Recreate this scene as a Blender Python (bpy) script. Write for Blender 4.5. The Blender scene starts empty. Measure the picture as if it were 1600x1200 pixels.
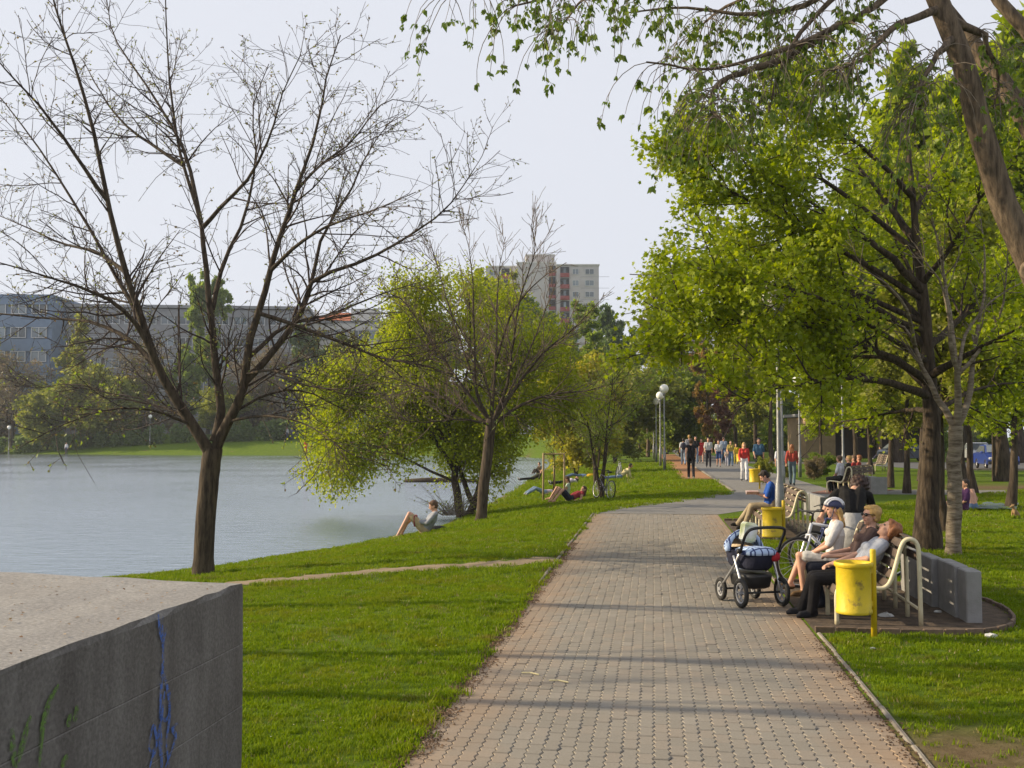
import bpy, math, random
import numpy as np
from mathutils import Vector, Matrix

# ---------------------------------------------------------------- camera, sky, sun, exposure
SC = bpy.context.scene
COL = SC.collection
F, H, HOR = 1650.0, 2.0, 680.0            # focal length in photo pixels, eye height, horizon row
PITCH = math.atan((HOR - 600) / F)
cam_d = bpy.data.cameras.new('camera')
cam_d.sensor_width = 36; cam_d.lens = 36 * F / 1600; cam_d.clip_end = 3000; cam_d.clip_start = 0.05
cam = bpy.data.objects.new('camera', cam_d); COL.objects.link(cam)
cam.location = (0, 0, H); cam.rotation_euler = (math.pi / 2 + PITCH, 0, 0)
SC.camera = cam

SUN_AZ, SUN_EL = math.radians(-82), math.radians(23)      # azimuth from +Y, clockwise
world = bpy.data.worlds.new('World'); SC.world = world; world.use_nodes = True
wn = world.node_tree.nodes; wl = world.node_tree.links
sky = wn.new('ShaderNodeTexSky'); sky.sky_type = 'NISHITA'; sky.sun_disc = False
sky.sun_elevation = SUN_EL; sky.sun_rotation = SUN_AZ
sky.air_density = 1.0; sky.dust_density = 2.0; sky.ozone_density = 2.0; sky.altitude = 150
hz = wn.new('ShaderNodeMix'); hz.data_type = 'RGBA'; hz.inputs[0].default_value = 0.95
hz.inputs[7].default_value = (5.5, 5.65, 6.15, 1)           # thin bright high haze over the blue
wl.new(sky.outputs[0], hz.inputs[6]); wl.new(hz.outputs[2], wn['Background'].inputs[0])
wn['Background'].inputs[1].default_value = 0.10

sun_d = bpy.data.lights.new('sun', 'SUN'); sun_d.energy = 5.0; sun_d.angle = math.radians(0.6)
sun_d.color = (1.0, 0.83, 0.57)
sun = bpy.data.objects.new('sun', sun_d); COL.objects.link(sun)
S_DIR = Vector((math.sin(SUN_AZ) * math.cos(SUN_EL), math.cos(SUN_AZ) * math.cos(SUN_EL), math.sin(SUN_EL)))
sun.rotation_euler = S_DIR.to_track_quat('Z', 'Y').to_euler(); sun.location = S_DIR * 60

vs = SC.view_settings
vs.view_transform = 'Standard'; vs.look = 'None'; vs.gamma = 1; vs.exposure = 0.55; vs.use_curve_mapping = False
SC.cycles.max_bounces = 6; SC.cycles.transparent_max_bounces = 8; SC.cycles.diffuse_bounces = 3
SC.cycles.glossy_bounces = 3; SC.cycles.transmission_bounces = 4

# ---------------------------------------------------------------- helpers
rng = np.random.default_rng(7); random.seed(7)
CP, SP = math.cos(PITCH), math.sin(PITCH)
def ray(px, py):
    u, v = (px - 800) / F, (600 - py) / F
    return (u, CP - v * SP, SP + v * CP)
def at(px, py, D):                         # world point on a sight line at distance D
    d = ray(px, py); k = D / d[1]
    return Vector((d[0] * k, D, H + d[2] * k))
def gnd(px, py, z=0.0):
    d = ray(px, py); k = (z - H) / d[2]
    return Vector((d[0] * k, d[1] * k, z))
# path frame: s along the path, t to the right of its left edge
PO = np.array([-1.535, 0.0]); ES = np.array([0.1328, 0.9911]); ET = np.array([0.9911, -0.1328])
PHEAD = math.atan2(0.1328, 0.9911)         # heading of the path, clockwise from +Y
PW = 3.12
def pc(s, t, z=0.0):
    p = PO + ES * s + ET * t
    return Vector((p[0], p[1], z))
def to_st(x, y):
    x = np.asarray(x, float) - PO[0]; y = np.asarray(y, float) - PO[1]
    return x * ES[0] + y * ES[1], x * ET[0] + y * ET[1]

def tag(o, label=None, cat=None, group=None, kind=None):
    if label: o['label'] = label
    if cat: o['category'] = cat
    if group: o['group'] = group
    if kind: o['kind'] = kind
    return o
def empty(name, loc=(0, 0, 0), rz=0.0, label=None, cat=None, group=None):
    o = bpy.data.objects.new(name, None); COL.objects.link(o)
    o.location = loc; o.rotation_euler = (0, 0, rz); o.empty_display_size = 0.2
    return tag(o, label, cat, group)
def link(name, me, parent=None, loc=None):
    o = bpy.data.objects.new(name, me); COL.objects.link(o)
    if parent is not None: o.parent = parent
    if loc is not None: o.location = loc
    return o
def mesh_np(name, V, Fc, mat=None, smooth=False, mi=None, mats=None):
    """V (n,3); Fc (m,k) array, or list of faces"""
    me = bpy.data.meshes.new(name)
    V = np.asarray(V, dtype=np.float32)
    if isinstance(Fc, np.ndarray):
        m, k = Fc.shape
        me.vertices.add(len(V)); me.vertices.foreach_set('co', V.ravel())
        me.loops.add(m * k); me.loops.foreach_set('vertex_index', Fc.astype(np.int32).ravel())
        me.polygons.add(m); me.polygons.foreach_set('loop_start', np.arange(0, m * k, k, dtype=np.int32))
        me.polygons.foreach_set('loop_total', np.full(m, k, dtype=np.int32))
        me.update(calc_edges=True)
    else:
        me.from_pydata(V.tolist(), [], Fc)
    if mats:
        for q in mats: me.materials.append(q)
    elif mat: me.materials.append(mat)
    if mi is not None: me.polygons.foreach_set('material_index', np.asarray(mi, dtype=np.int32))
    if smooth: me.polygons.foreach_set('use_smooth', np.ones(len(me.polygons), dtype=bool))
    me.update()
    return me

def frame(d):
    d = Vector(d).normalized()
    a = Vector((0, 0, 1)) if abs(d.z) < 0.9 else Vector((1, 0, 0))
    x = a.cross(d).normalized(); y = d.cross(x)
    return x, y, d
class MB:
    def __init__(s): s.v = []; s.f = []
    def add(s, V, Fs):
        n = len(s.v); s.v.extend([tuple(q) for q in V]); s.f.extend([tuple(i + n for i in q) for q in Fs]); return s
    def box(s, c, d, R=None, bev=0.0):
        hx, hy, hz = d[0] / 2, d[1] / 2, d[2] / 2
        b = min(bev, hx * .9, hy * .9, hz * .9)
        if b <= 0:
            V = [(x, y, z) for x in (-hx, hx) for y in (-hy, hy) for z in (-hz, hz)]
            Fs = [(0, 1, 3, 2), (4, 6, 7, 5), (0, 4, 5, 1), (2, 3, 7, 6), (0, 2, 6, 4), (1, 5, 7, 3)]
        else:                                # chamfered vertical edges and top/bottom rims
            ring = lambda ax, ay, z: [(-ax + b, -ay, z), (ax - b, -ay, z), (ax, -ay + b, z), (ax, ay - b, z), (ax - b, ay, z), (-ax + b, ay, z), (-ax, ay - b, z), (-ax, -ay + b, z)]
            V = ring(hx - b, hy - b, -hz) + ring(hx, hy, -hz + b) + ring(hx, hy, hz - b) + ring(hx - b, hy - b, hz)
            Fs = [tuple(range(7, -1, -1)), tuple(range(24, 32))]
            for k in range(3):
                for i in range(8):
                    j = (i + 1) % 8; Fs.append((k * 8 + i, k * 8 + j, k * 8 + 8 + j, k * 8 + 8 + i))
        M = (R if R is not None else Matrix.Identity(3)); c = Vector(c)
        return s.add([c + M @ Vector(p) for p in V], Fs)
    def tube(s, pts, r, n=8, cap=True, closed=False):
        pts = [Vector(p) for p in pts]; m = len(pts)
        rs = r if isinstance(r, (list, tuple)) else [r] * m
        V = []; px = None
        for i, p in enumerate(pts):
            if closed: d = pts[(i + 1) % m] - pts[i - 1]
            else: d = pts[min(i + 1, m - 1)] - pts[max(i - 1, 0)]
            if d.length < 1e-9: d = Vector((0, 0, 1))
            d.normalize()
            if px is None: x = frame(d)[0]
            else:
                x = px - d * px.dot(d)
                x = x.normalized() if x.length > 1e-6 else frame(d)[0]
            px = x; y = d.cross(x)
            for k in range(n):
                a = 2 * math.pi * k / n
                V.append(p + (x * math.cos(a) + y * math.sin(a)) * rs[i])
        Fs = []
        for i in range(m if closed else m - 1):
            j = (i + 1) % m
            for k in range(n):
                k2 = (k + 1) % n
                Fs.append((i * n + k, i * n + k2, j * n + k2, j * n + k))
        if cap and not closed:
            Fs.append(tuple(range(n - 1, -1, -1))); Fs.append(tuple(range((m - 1) * n, m * n)))
        return s.add(V, Fs)
    def lathe(s, prof, n=16, c=(0, 0, 0), axis=(0, 0, 1), cap=True):
        x, y, d = frame(axis); c = Vector(c); V = []
        for (r, z) in prof:
            for k in range(n):
                a = 2 * math.pi * k / n
                V.append(c + d * z + (x * math.cos(a) + y * math.sin(a)) * max(r, 1e-4))
        Fs = []
        for i in range(len(prof) - 1):
            for k in range(n):
                k2 = (k + 1) % n; Fs.append((i * n + k, i * n + k2, (i + 1) * n + k2, (i + 1) * n + k))
        if cap:
            Fs.append(tuple(range(n - 1, -1, -1))); Fs.append(tuple(range((len(prof) - 1) * n, len(prof) * n)))
        return s.add(V, Fs)
    def ball(s, c, r, n=12, m=8, R=None):
        r = r if isinstance(r, (tuple, list)) else (r, r, r); M = R if R is not None else Matrix.Identity(3); c = Vector(c)
        V = []
        for i in range(m + 1):
            th = math.pi * i / m
            for k in range(n):
                a = 2 * math.pi * k / n
                V.append(c + M @ Vector((r[0] * math.sin(th) * math.cos(a), r[1] * math.sin(th) * math.sin(a), r[2] * math.cos(th))))
        Fs = [(i * n + k, (i + 1) * n + k, (i + 1) * n + (k + 1) % n, i * n + (k + 1) % n) for i in range(m) for k in range(n)]
        return s.add(V, Fs)
    def quad(s, a, b, c, d): return s.add([a, b, c, d], [(0, 1, 2, 3)])
    def mesh(s, name, mat, smooth=False):
        me = bpy.data.meshes.new(name); me.from_pydata([tuple(p) for p in s.v], [], s.f)
        if mat: me.materials.append(mat)
        if smooth: me.polygons.foreach_set('use_smooth', [True] * len(me.polygons))
        me.update(); return me
    def obj(s, name, mat, parent=None, smooth=False, loc=None): return link(name, s.mesh(name, mat, smooth), parent, loc)

def rotz(a): return Matrix.Rotation(a, 3, 'Z')
def copy_tree(o, parent=None):
    c = o.copy(); COL.objects.link(c); c.parent = parent
    for ch in list(o.children): copy_tree(ch, c)
    return c

# ---------------------------------------------------------------- materials
def nodes_of(m):
    m.use_nodes = True; nt = m.node_tree
    return nt, nt.nodes, nt.links, nt.nodes['Principled BSDF']
def mat(name, c, rough=0.7, c2=None, scale=6.0, bump=0.0, bscale=None, metal=0.0, island=0.0, stretch=None, detail=4.0, spec=0.4, coat=0.0, spots=None):
    """plain paint / stone / cloth with noise variation between c and c2, optional bump and per-piece tint"""
    m = bpy.data.materials.new(name); nt, N, L, P = nodes_of(m)
    P.inputs['Roughness'].default_value = rough; P.inputs['Metallic'].default_value = metal
    P.inputs['Specular IOR Level'].default_value = spec; P.inputs['Coat Weight'].default_value = coat
    tc = N.new('ShaderNodeTexCoord'); src = tc.outputs['Object']
    if stretch:
        mp = N.new('ShaderNodeMapping'); mp.inputs['Scale'].default_value = stretch
        L.new(src, mp.inputs[0]); src = mp.outputs[0]
    nz = N.new('ShaderNodeTexNoise'); nz.inputs['Scale'].default_value = scale; nz.inputs['Detail'].default_value = detail
    L.new(src, nz.inputs['Vector'])
    if c2 is None: c2 = tuple(q * 0.82 for q in c)
    rp = N.new('ShaderNodeValToRGB'); rp.color_ramp.elements[0].position = .32; rp.color_ramp.elements[1].position = .68
    rp.color_ramp.elements[0].color = (*c2, 1); rp.color_ramp.elements[1].color = (*c, 1)
    L.new(nz.outputs[0], rp.inputs[0]); out = rp.outputs[0]
    if spots:                                # blotches of grime or rust: (colour, scale, threshold)
        ns = N.new('ShaderNodeTexNoise'); ns.inputs['Scale'].default_value = spots[1]; ns.inputs['Detail'].default_value = 7; ns.inputs['Roughness'].default_value = .68; L.new(src, ns.inputs['Vector'])
        ms = N.new('ShaderNodeMapRange'); ms.inputs[1].default_value = spots[2]; ms.inputs[2].default_value = spots[2] + .09; ms.inputs[4].default_value = .85; L.new(ns.outputs[0], ms.inputs[0])
        mxs = N.new('ShaderNodeMix'); mxs.data_type = 'RGBA'; L.new(ms.outputs[0], mxs.inputs[0]); L.new(out, mxs.inputs[6]); mxs.inputs[7].default_value = (*spots[0], 1); out = mxs.outputs[2]
    if island:
        g = N.new('ShaderNodeNewGeometry'); oi = N.new('ShaderNodeObjectInfo')
        ad = N.new('ShaderNodeMath'); ad.operation = 'ADD'; L.new(g.outputs['Random Per Island'], ad.inputs[0]); L.new(oi.outputs['Random'], ad.inputs[1])
        fr = N.new('ShaderNodeMath'); fr.operation = 'FRACT'; L.new(ad.outputs[0], fr.inputs[0])
        mr = N.new('ShaderNodeMapRange'); mr.inputs[3].default_value = 1 - island; mr.inputs[4].default_value = 1 + island; L.new(fr.outputs[0], mr.inputs[0])
        hs = N.new('ShaderNodeHueSaturation'); L.new(out, hs.inputs['Color']); L.new(mr.outputs[0], hs.inputs['Value']); out = hs.outputs[0]
    L.new(out, P.inputs['Base Color'])
    if bump:
        n2 = N.new('ShaderNodeTexNoise'); n2.inputs['Scale'].default_value = bscale or scale * 4; n2.inputs['Detail'].default_value = 5; L.new(src, n2.inputs['Vector'])
        b = N.new('ShaderNodeBump'); b.inputs['Strength'].default_value = bump; b.inputs['Distance'].default_value = 0.02; L.new(n2.outputs[0], b.inputs['Height']); L.new(b.outputs[0], P.inputs['Normal'])
    return m
def leaf_mat(name, cols, trans=0.45, rough=0.5):
    """cols: list of 2-3 leaf colours picked per leaf"""
    m = bpy.data.materials.new(name); nt, N, L, P = nodes_of(m)
    g = N.new('ShaderNodeNewGeometry'); oi = N.new('ShaderNodeObjectInfo')
    ad = N.new('ShaderNodeMath'); ad.operation = 'ADD'; L.new(g.outputs['Random Per Island'], ad.inputs[0]); L.new(oi.outputs['Random'], ad.inputs[1])
    fr = N.new('ShaderNodeMath'); fr.operation = 'FRACT'; L.new(ad.outputs[0], fr.inputs[0])
    rp = N.new('ShaderNodeValToRGB'); e = rp.color_ramp.elements
    e[0].color = (*cols[0], 1); e[1].color = (*cols[-1], 1)
    if len(cols) > 2:
        x = e.new(0.5); x.color = (*cols[1], 1)
    L.new(fr.outputs[0], rp.inputs[0]); L.new(rp.outputs[0], P.inputs['Base Color'])
    P.inputs['Roughness'].default_value = rough; P.inputs['Specular IOR Level'].default_value = 0.3
    tr = N.new('ShaderNodeBsdfTranslucent'); hs = N.new('ShaderNodeHueSaturation'); hs.inputs['Value'].default_value = 1.25; hs.inputs['Saturation'].default_value = 1.08
    L.new(rp.outputs[0], hs.inputs['Color']); L.new(hs.outputs[0], tr.inputs[0])
    mx = N.new('ShaderNodeMixShader'); mx.inputs[0].default_value = trans
    L.new(P.outputs[0], mx.inputs[1]); L.new(tr.outputs[0], mx.inputs[2]); L.new(mx.outputs[0], N['Material Output'].inputs[0])
    return m
def bark_mat(name, c, c2, bands=False, sc=18):
    m = bpy.data.materials.new(name); nt, N, L, P = nodes_of(m)
    P.inputs['Roughness'].default_value = 0.9; P.inputs['Specular IOR Level'].default_value = 0.2
    tc = N.new('ShaderNodeTexCoord'); mp = N.new('ShaderNodeMapping'); mp.inputs['Scale'].default_value = (1, 1, 5.0) if bands else (1, 1, 0.16)
    L.new(tc.outputs['Object'], mp.inputs[0])
    nz = N.new('ShaderNodeTexNoise'); nz.inputs['Scale'].default_value = sc * (0.25 if bands else 1); nz.inputs['Detail'].default_value = 6; nz.inputs['Roughness'].default_value = .65
    L.new(mp.outputs[0], nz.inputs['Vector'])
    rp = N.new('ShaderNodeValToRGB'); rp.color_ramp.elements[0].position = .36; rp.color_ramp.elements[1].position = .62
    rp.color_ramp.elements[0].color = (*c2, 1); rp.color_ramp.elements[1].color = (*c, 1)
    L.new(nz.outputs[0], rp.inputs[0]); L.new(rp.outputs[0], P.inputs['Base Color'])
    b = N.new('ShaderNodeBump'); b.inputs['Strength'].default_value = 0.9; b.inputs['Distance'].default_value = 0.03; L.new(nz.outputs[0], b.inputs['Height']); L.new(b.outputs[0], P.inputs['Normal'])
    return m

# ---------------------------------------------------------------- terrain, lake, paving
WATER_Z = -0.75
def wpx(px, py): p = gnd(px, py, WATER_Z); return (p.x, p.y)
SHORE = [wpx(*q) for q in [(300, 893), (380, 880), (500, 862), (600, 845), (640, 838), (690, 823), (725, 806), (760, 790), (800, 768), (835, 745), (858, 728), (856, 717), (800, 713), (650, 712), (500, 712), (250, 711), (0, 709), (-400, 708)]]
SHORE += [(-260, 150), (-200, 70), (-60, 14), (-30, 11), (-13, 15)]
LAKE = np.array(SHORE)
def lake_dist(x, y):
    """signed distance to the shoreline, negative in the lake"""
    x = np.asarray(x, float); y = np.asarray(y, float)
    best = np.full(x.shape, 1e9); inside = np.zeros(x.shape, bool); n = len(LAKE)
    for i in range(n):
        a, b = LAKE[i], LAKE[(i + 1) % n]; d = b - a
        t = np.clip(((x - a[0]) * d[0] + (y - a[1]) * d[1]) / (d @ d), 0, 1)
        best = np.minimum(best, np.hypot(x - a[0] - t * d[0], y - a[1] - t * d[1]))
        c = ((a[1] > y) != (b[1] > y)); den = (b[1] - a[1]) if b[1] != a[1] else 1e-9
        inside ^= c & (x < (b[0] - a[0]) * (y - a[1]) / den + a[0])
    return np.where(inside, -best, best)
def sstep(a, b, x):
    t = np.clip((x - a) / (b - a), 0, 1); return t * t * (3 - 2 * t)
AS_L = [(7.95, 37.5), (16.2, 103.0), (30.0, 212.0)]      # left edge of the asphalt walk
def terrain(x, y):
    x = np.asarray(x, float); y = np.asarray(y, float)
    s, t = to_st(x, y); ds = lake_dist(x, y)
    edge = np.where(s > 27, 3.6 * sstep(27, 38, s), 0.0) # the paved edge swings right past s = 27
    dp = np.maximum(edge - t, 0.0)
    w = np.clip(ds / (ds + dp + 1e-6), 0, 1)
    near = WATER_Z * 0.97 * (1 - w) ** 1.5
    far = WATER_Z + np.minimum(np.maximum(ds, 0) * 0.26, 2.9)
    k = sstep(108, 126, y) * (1 - sstep(2, 14, x - 0.08 * y + 8))
    z = near * (1 - k) + far * k
    z = np.where(ds < 0, WATER_Z - np.minimum(-ds * 0.22, 1.3), z)
    bumps = 0.012 * np.sin(x * 1.7 + 1.3 * np.sin(y * .9)) * np.cos(y * 1.3 + x * .4)
    return z + bumps * (dp > 0.3)
def tz(x, y): return float(terrain(np.array([x]), np.array([y]))[0])
def gt(px, py):                              # where a sight line meets the ground
    z = 0.0
    for _ in range(12):
        p = gnd(px, py, z); z = 0.5 * z + 0.5 * tz(p.x, p.y)
    return Vector((p.x, p.y, tz(p.x, p.y)))

# ground sheet in path coordinates
sl = np.concatenate([np.arange(-6, 45, .35), np.geomspace(45, 900, 60)])
tl = np.concatenate([-np.geomspace(700, 26, 34), np.arange(-25.8, -0.2, .45), [-.2, -.05, 0.0, .03, 1.5, PW - .03, PW, PW + .05], np.arange(PW + .35, 16, .6), np.geomspace(16.5, 700, 30)])
SS, TT = np.meshgrid(sl, tl, indexing='ij')
X = PO[0] + SS * ES[0] + TT * ET[0]; Y = PO[1] + SS * ES[1] + TT * ET[1]
Z = terrain(X, Y)
Z = np.where((TT > 0.01) & (TT < PW - .01) & (SS < 27.4), -0.12, Z)
n0, n1 = SS.shape
idx = np.arange(n0 * n1).reshape(n0, n1)
quads = np.stack([idx[:-1, :-1], idx[:-1, 1:], idx[1:, 1:], idx[1:, :-1]], -1).reshape(-1, 4)[:, ::-1]

def lawn_material():
    m = bpy.data.materials.new('lawn_soil_and_grass'); nt, N, L, P = nodes_of(m)
    P.inputs['Roughness'].default_value = 0.95; P.inputs['Specular IOR Level'].default_value = 0.1
    g = N.new('ShaderNodeNewGeometry')
    def noise(sc, det=5, rg=.6):
        n = N.new('ShaderNodeTexNoise'); n.inputs['Scale'].default_value = sc; n.inputs['Detail'].default_value = det; n.inputs['Roughness'].default_value = rg
        L.new(g.outputs['Position'], n.inputs['Vector']); return n
    def ramp(src, p0, c0, p1, c1):
        r = N.new('ShaderNodeValToRGB'); r.color_ramp.elements[0].position = p0; r.color_ramp.elements[1].position = p1
        r.color_ramp.elements[0].color = (*c0, 1); r.color_ramp.elements[1].color = (*c1, 1); L.new(src, r.inputs[0]); return r
    a = ramp(noise(2.2).outputs[0], .35, (.075, .125, .008), .68, (.125, .185, .012))
    b = ramp(noise(14, 6).outputs[0], .35, (.055, .10, .007), .7, (.135, .19, .014))
    mx = N.new('ShaderNodeMix'); mx.data_type = 'RGBA'; mx.inputs[0].default_value = .5
    L.new(a.outputs[0], mx.inputs[6]); L.new(b.outputs[0], mx.inputs[7])
    # worn soil: patches from noise
    soil = ramp(noise(9, 6).outputs[0], .3, (.11, .075, .04), .7, (.20, .145, .085))
    patch = ramp(noise(.55, 6, .62).outputs[0], .60, (0, 0, 0), .72, (1, 1, 1))
    at_ = N.new('ShaderNodeAttribute'); at_.attribute_name = 'bare'
    ad = N.new('ShaderNodeMath'); ad.operation = 'MULTIPLY_ADD'; L.new(patch.outputs[0], ad.inputs[0]); ad.inputs[1].default_value = .55; L.new(at_.outputs['Fac'], ad.inputs[2]); ad.use_clamp = True
    m2 = N.new('ShaderNodeMix'); m2.data_type = 'RGBA'; L.new(ad.outputs[0], m2.inputs[0]); L.new(mx.outputs[2], m2.inputs[6]); L.new(soil.outputs[0], m2.inputs[7])
    L.new(m2.outputs[2], P.inputs['Base Color'])
    n2 = noise(45, 6, .7); bp = N.new('ShaderNodeBump'); bp.inputs['Strength'].default_value = .9; bp.inputs['Distance'].default_value = .04
    L.new(n2.outputs[0], bp.inputs['Height']); L.new(bp.outputs[0], P.inputs['Normal'])
    return m
# worn patch bottom right and a bare rim along the water
def bare_at(x, y):
    x = np.asarray(x, float); y = np.asarray(y, float); s, t = to_st(x, y)
    c = gnd(1545, 1180)
    b = np.exp(-(((x - c.x) / .75) ** 2 + ((y - c.y) / .62) ** 2)) * 1.25
    ds = lake_dist(x, y); b = b + .75 * np.exp(-(ds / .35) ** 2)
    c2 = gnd(1560, 762); b = b + 1.0 * np.exp(-(((y - c2.y) / 2.2) ** 2)) * sstep(15, 18, x)
    return np.clip(b, 0, 1)
lawn_me = mesh_np('lawn', np.stack([X, Y, Z], -1).reshape(-1, 3), quads, lawn_material(), smooth=True)
att = lawn_me.attributes.new('bare', 'FLOAT', 'POINT'); att.data.foreach_set('value', bare_at(X, Y).ravel().astype(np.float32))
tag(link('ground', lawn_me), 'green park lawn sloping down to the lake', kind='structure')

# lake water
def water_material():
    m = bpy.data.materials.new('lake_water'); nt, N, L, P = nodes_of(m)
    P.inputs['Base Color'].default_value = (.20, .265, .345, 1); P.inputs['Roughness'].default_value = .5; P.inputs['Specular IOR Level'].default_value = 0
    g = N.new('ShaderNodeNewGeometry'); mp = N.new('ShaderNodeMapping'); mp.inputs['Scale'].default_value = (.8, 2.0, 1); mp.inputs['Rotation'].default_value = (0, 0, .15)
    L.new(g.outputs['Position'], mp.inputs[0])
    n1 = N.new('ShaderNodeTexNoise'); n1.inputs['Scale'].default_value = 1.6; n1.inputs['Detail'].default_value = 7; n1.inputs['Roughness'].default_value = .62; n1.inputs['Distortion'].default_value = .6
    L.new(mp.outputs[0], n1.inputs['Vector'])
    n2 = N.new('ShaderNodeTexNoise'); n2.inputs['Scale'].default_value = .10; n2.inputs['Detail'].default_value = 2; L.new(g.outputs['Position'], n2.inputs['Vector'])
    mr = N.new('ShaderNodeMapRange'); mr.inputs[1].default_value = .35; mr.inputs[2].default_value = .65; mr.inputs[3].default_value = .45; mr.inputs[4].default_value = 1.0; L.new(n2.outputs[0], mr.inputs[0])
    b = N.new('ShaderNodeBump'); b.inputs['Distance'].default_value = .15; L.new(mr.outputs[0], b.inputs['Strength']); L.new(n1.outputs[0], b.inputs['Height'])
    gl = N.new('ShaderNodeBsdfGlossy'); gl.inputs['Color'].default_value = (.96, .98, 1, 1); gl.inputs['Roughness'].default_value = .13; L.new(b.outputs[0], gl.inputs['Normal'])
    fr = N.new('ShaderNodeFresnel'); fr.inputs[0].default_value = 1.45
    mx = N.new('ShaderNodeMixShader'); L.new(fr.outputs[0], mx.inputs[0]); L.new(P.outputs[0], mx.inputs[1]); L.new(gl.outputs[0], mx.inputs[2]); L.new(mx.outputs[0], N['Material Output'].inputs[0])
    return m
wb = MB(); wb.quad((-420, 5, WATER_Z), (60, 5, WATER_Z), (60, 190, WATER_Z), (-420, 190, WATER_Z))
tag(wb.obj('lake_water', water_material()), 'rippled grey blue lake water', kind='structure')

# paved path: base bed, 300 nearest pavers as parts, the rest joined
M_bed = mat('joint_sand', (.10, .082, .062), .95, (.055, .044, .032), 30)
def paver_material():
    m = bpy.data.materials.new('paver_concrete'); nt, N, L, P = nodes_of(m)
    P.inputs['Roughness'].default_value = .88; P.inputs['Specular IOR Level'].default_value = .25
    g = N.new('ShaderNodeNewGeometry'); oi = N.new('ShaderNodeObjectInfo')
    ad = N.new('ShaderNodeMath'); ad.operation = 'ADD'; L.new(g.outputs['Random Per Island'], ad.inputs[0]); L.new(oi.outputs['Random'], ad.inputs[1])
    fr = N.new('ShaderNodeMath'); fr.operation = 'FRACT'; L.new(ad.outputs[0], fr.inputs[0])
    rp = N.new('ShaderNodeValToRGB'); e = rp.color_ramp.elements
    e[0].color = (.208, .188, .158, 1); e[1].color = (.240, .218, .186, 1); x = e.new(.5); x.color = (.224, .203, .172, 1); x2 = e.new(.9); x2.color = (.238, .205, .168, 1)
    L.new(fr.outputs[0], rp.inputs[0])
    # side-to-side coordinate for the sandy dirt washed in from both verges
    sub = N.new('ShaderNodeVectorMath'); sub.operation = 'SUBTRACT'; sub.inputs[1].default_value = (PO[0], PO[1], 0); L.new(g.outputs['Position'], sub.inputs[0])
    dt = N.new('ShaderNodeVectorMath'); dt.operation = 'DOT_PRODUCT'; dt.inputs[1].default_value = (ET[0], ET[1], 0); L.new(sub.outputs[0], dt.inputs[0])
    c_ = N.new('ShaderNodeMath'); c_.operation = 'SUBTRACT'; L.new(dt.outputs['Value'], c_.inputs[0]); c_.inputs[1].default_value = PW / 2
    ab = N.new('ShaderNodeMath'); ab.operation = 'ABSOLUTE'; L.new(c_.outputs[0], ab.inputs[0])
    nz = N.new('ShaderNodeTexNoise'); nz.inputs['Scale'].default_value = 1.6; nz.inputs['Detail'].default_value = 6; L.new(g.outputs['Position'], nz.inputs['Vector'])
    k = N.new('ShaderNodeMath'); k.operation = 'MULTIPLY_ADD'; L.new(nz.outputs[0], k.inputs[0]); k.inputs[1].default_value = 1.0; L.new(ab.outputs[0], k.inputs[2])
    mr = N.new('ShaderNodeMapRange'); mr.inputs[1].default_value = 1.45; mr.inputs[2].default_value = 2.1; L.new(k.outputs[0], mr.inputs[0])
    mu = N.new('ShaderNodeMath'); mu.operation = 'MULTIPLY'; L.new(mr.outputs[0], mu.inputs[0]); mu.inputs[1].default_value = .8
    mx = N.new('ShaderNodeMix'); mx.data_type = 'RGBA'; L.new(mu.outputs[0], mx.inputs[0]); L.new(rp.outputs[0], mx.inputs[6]); mx.inputs[7].default_value = (.285, .195, .125, 1)
    n3 = N.new('ShaderNodeTexNoise'); n3.inputs['Scale'].default_value = 60; n3.inputs['Detail'].default_value = 4; L.new(g.outputs['Position'], n3.inputs['Vector'])
    n4 = N.new('ShaderNodeTexNoise'); n4.inputs['Scale'].default_value = .7; n4.inputs['Detail'].default_value = 5; L.new(g.outputs['Position'], n4.inputs['Vector'])
    av = N.new('ShaderNodeMath'); av.operation = 'ADD'; L.new(n3.outputs[0], av.inputs[0]); L.new(n4.outputs[0], av.inputs[1])
    m3 = N.new('ShaderNodeMapRange'); m3.inputs[1].default_value = .6; m3.inputs[2].default_value = 1.4; m3.inputs[3].default_value = .84; m3.inputs[4].default_value = 1.14; L.new(av.outputs[0], m3.inputs[0])
    hs = N.new('ShaderNodeHueSaturation'); L.new(mx.outputs[2], hs.inputs['Color']); L.new(m3.outputs[0], hs.inputs['Value']); L.new(hs.outputs[0], P.inputs['Base Color'])
    b = N.new('ShaderNodeBump'); b.inputs['Strength'].default_value = .25; b.inputs['Distance'].default_value = .004; L.new(n3.outputs[0], b.inputs['Height']); L.new(b.outputs[0], P.inputs['Normal'])
    return m
M_pav = paver_material()
path_me = mesh_np('paved_path', [pc(-5, .005, -.022), pc(-5, PW - .005, -.022), pc(27.4, PW - .005, -.022), pc(27.4, .005, -.022)], [(0, 1, 2, 3)], M_bed)
path_o = tag(link('paved_path', path_me), 'paved path of zigzag concrete pavers', kind='structure')
ZA, GAP, CH = .017, .0035, .0055
zs = np.array([0, .05, .1, .15, .2]); zo = np.array([-1, 1, -1, 1, -1]) * ZA / 2
def paver_ring(inset, z):
    le = [(-.05 + zo[i] + GAP / 2 + inset, np.clip(zs[i] - .1, -.1 + GAP / 2 + inset, .1 - GAP / 2 - inset)) for i in range(5)]
    ri = [(.05 + zo[i] - GAP / 2 - inset, np.clip(zs[i] - .1, -.1 + GAP / 2 + inset, .1 - GAP / 2 - inset)) for i in range(4, -1, -1)]
    return [(t, s, z) for t, s in le + ri]
pv = np.array(paver_ring(0, -.03) + paver_ring(0, -CH) + paver_ring(CH, 0))
pf = [tuple(range(29, 19, -1))]
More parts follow.
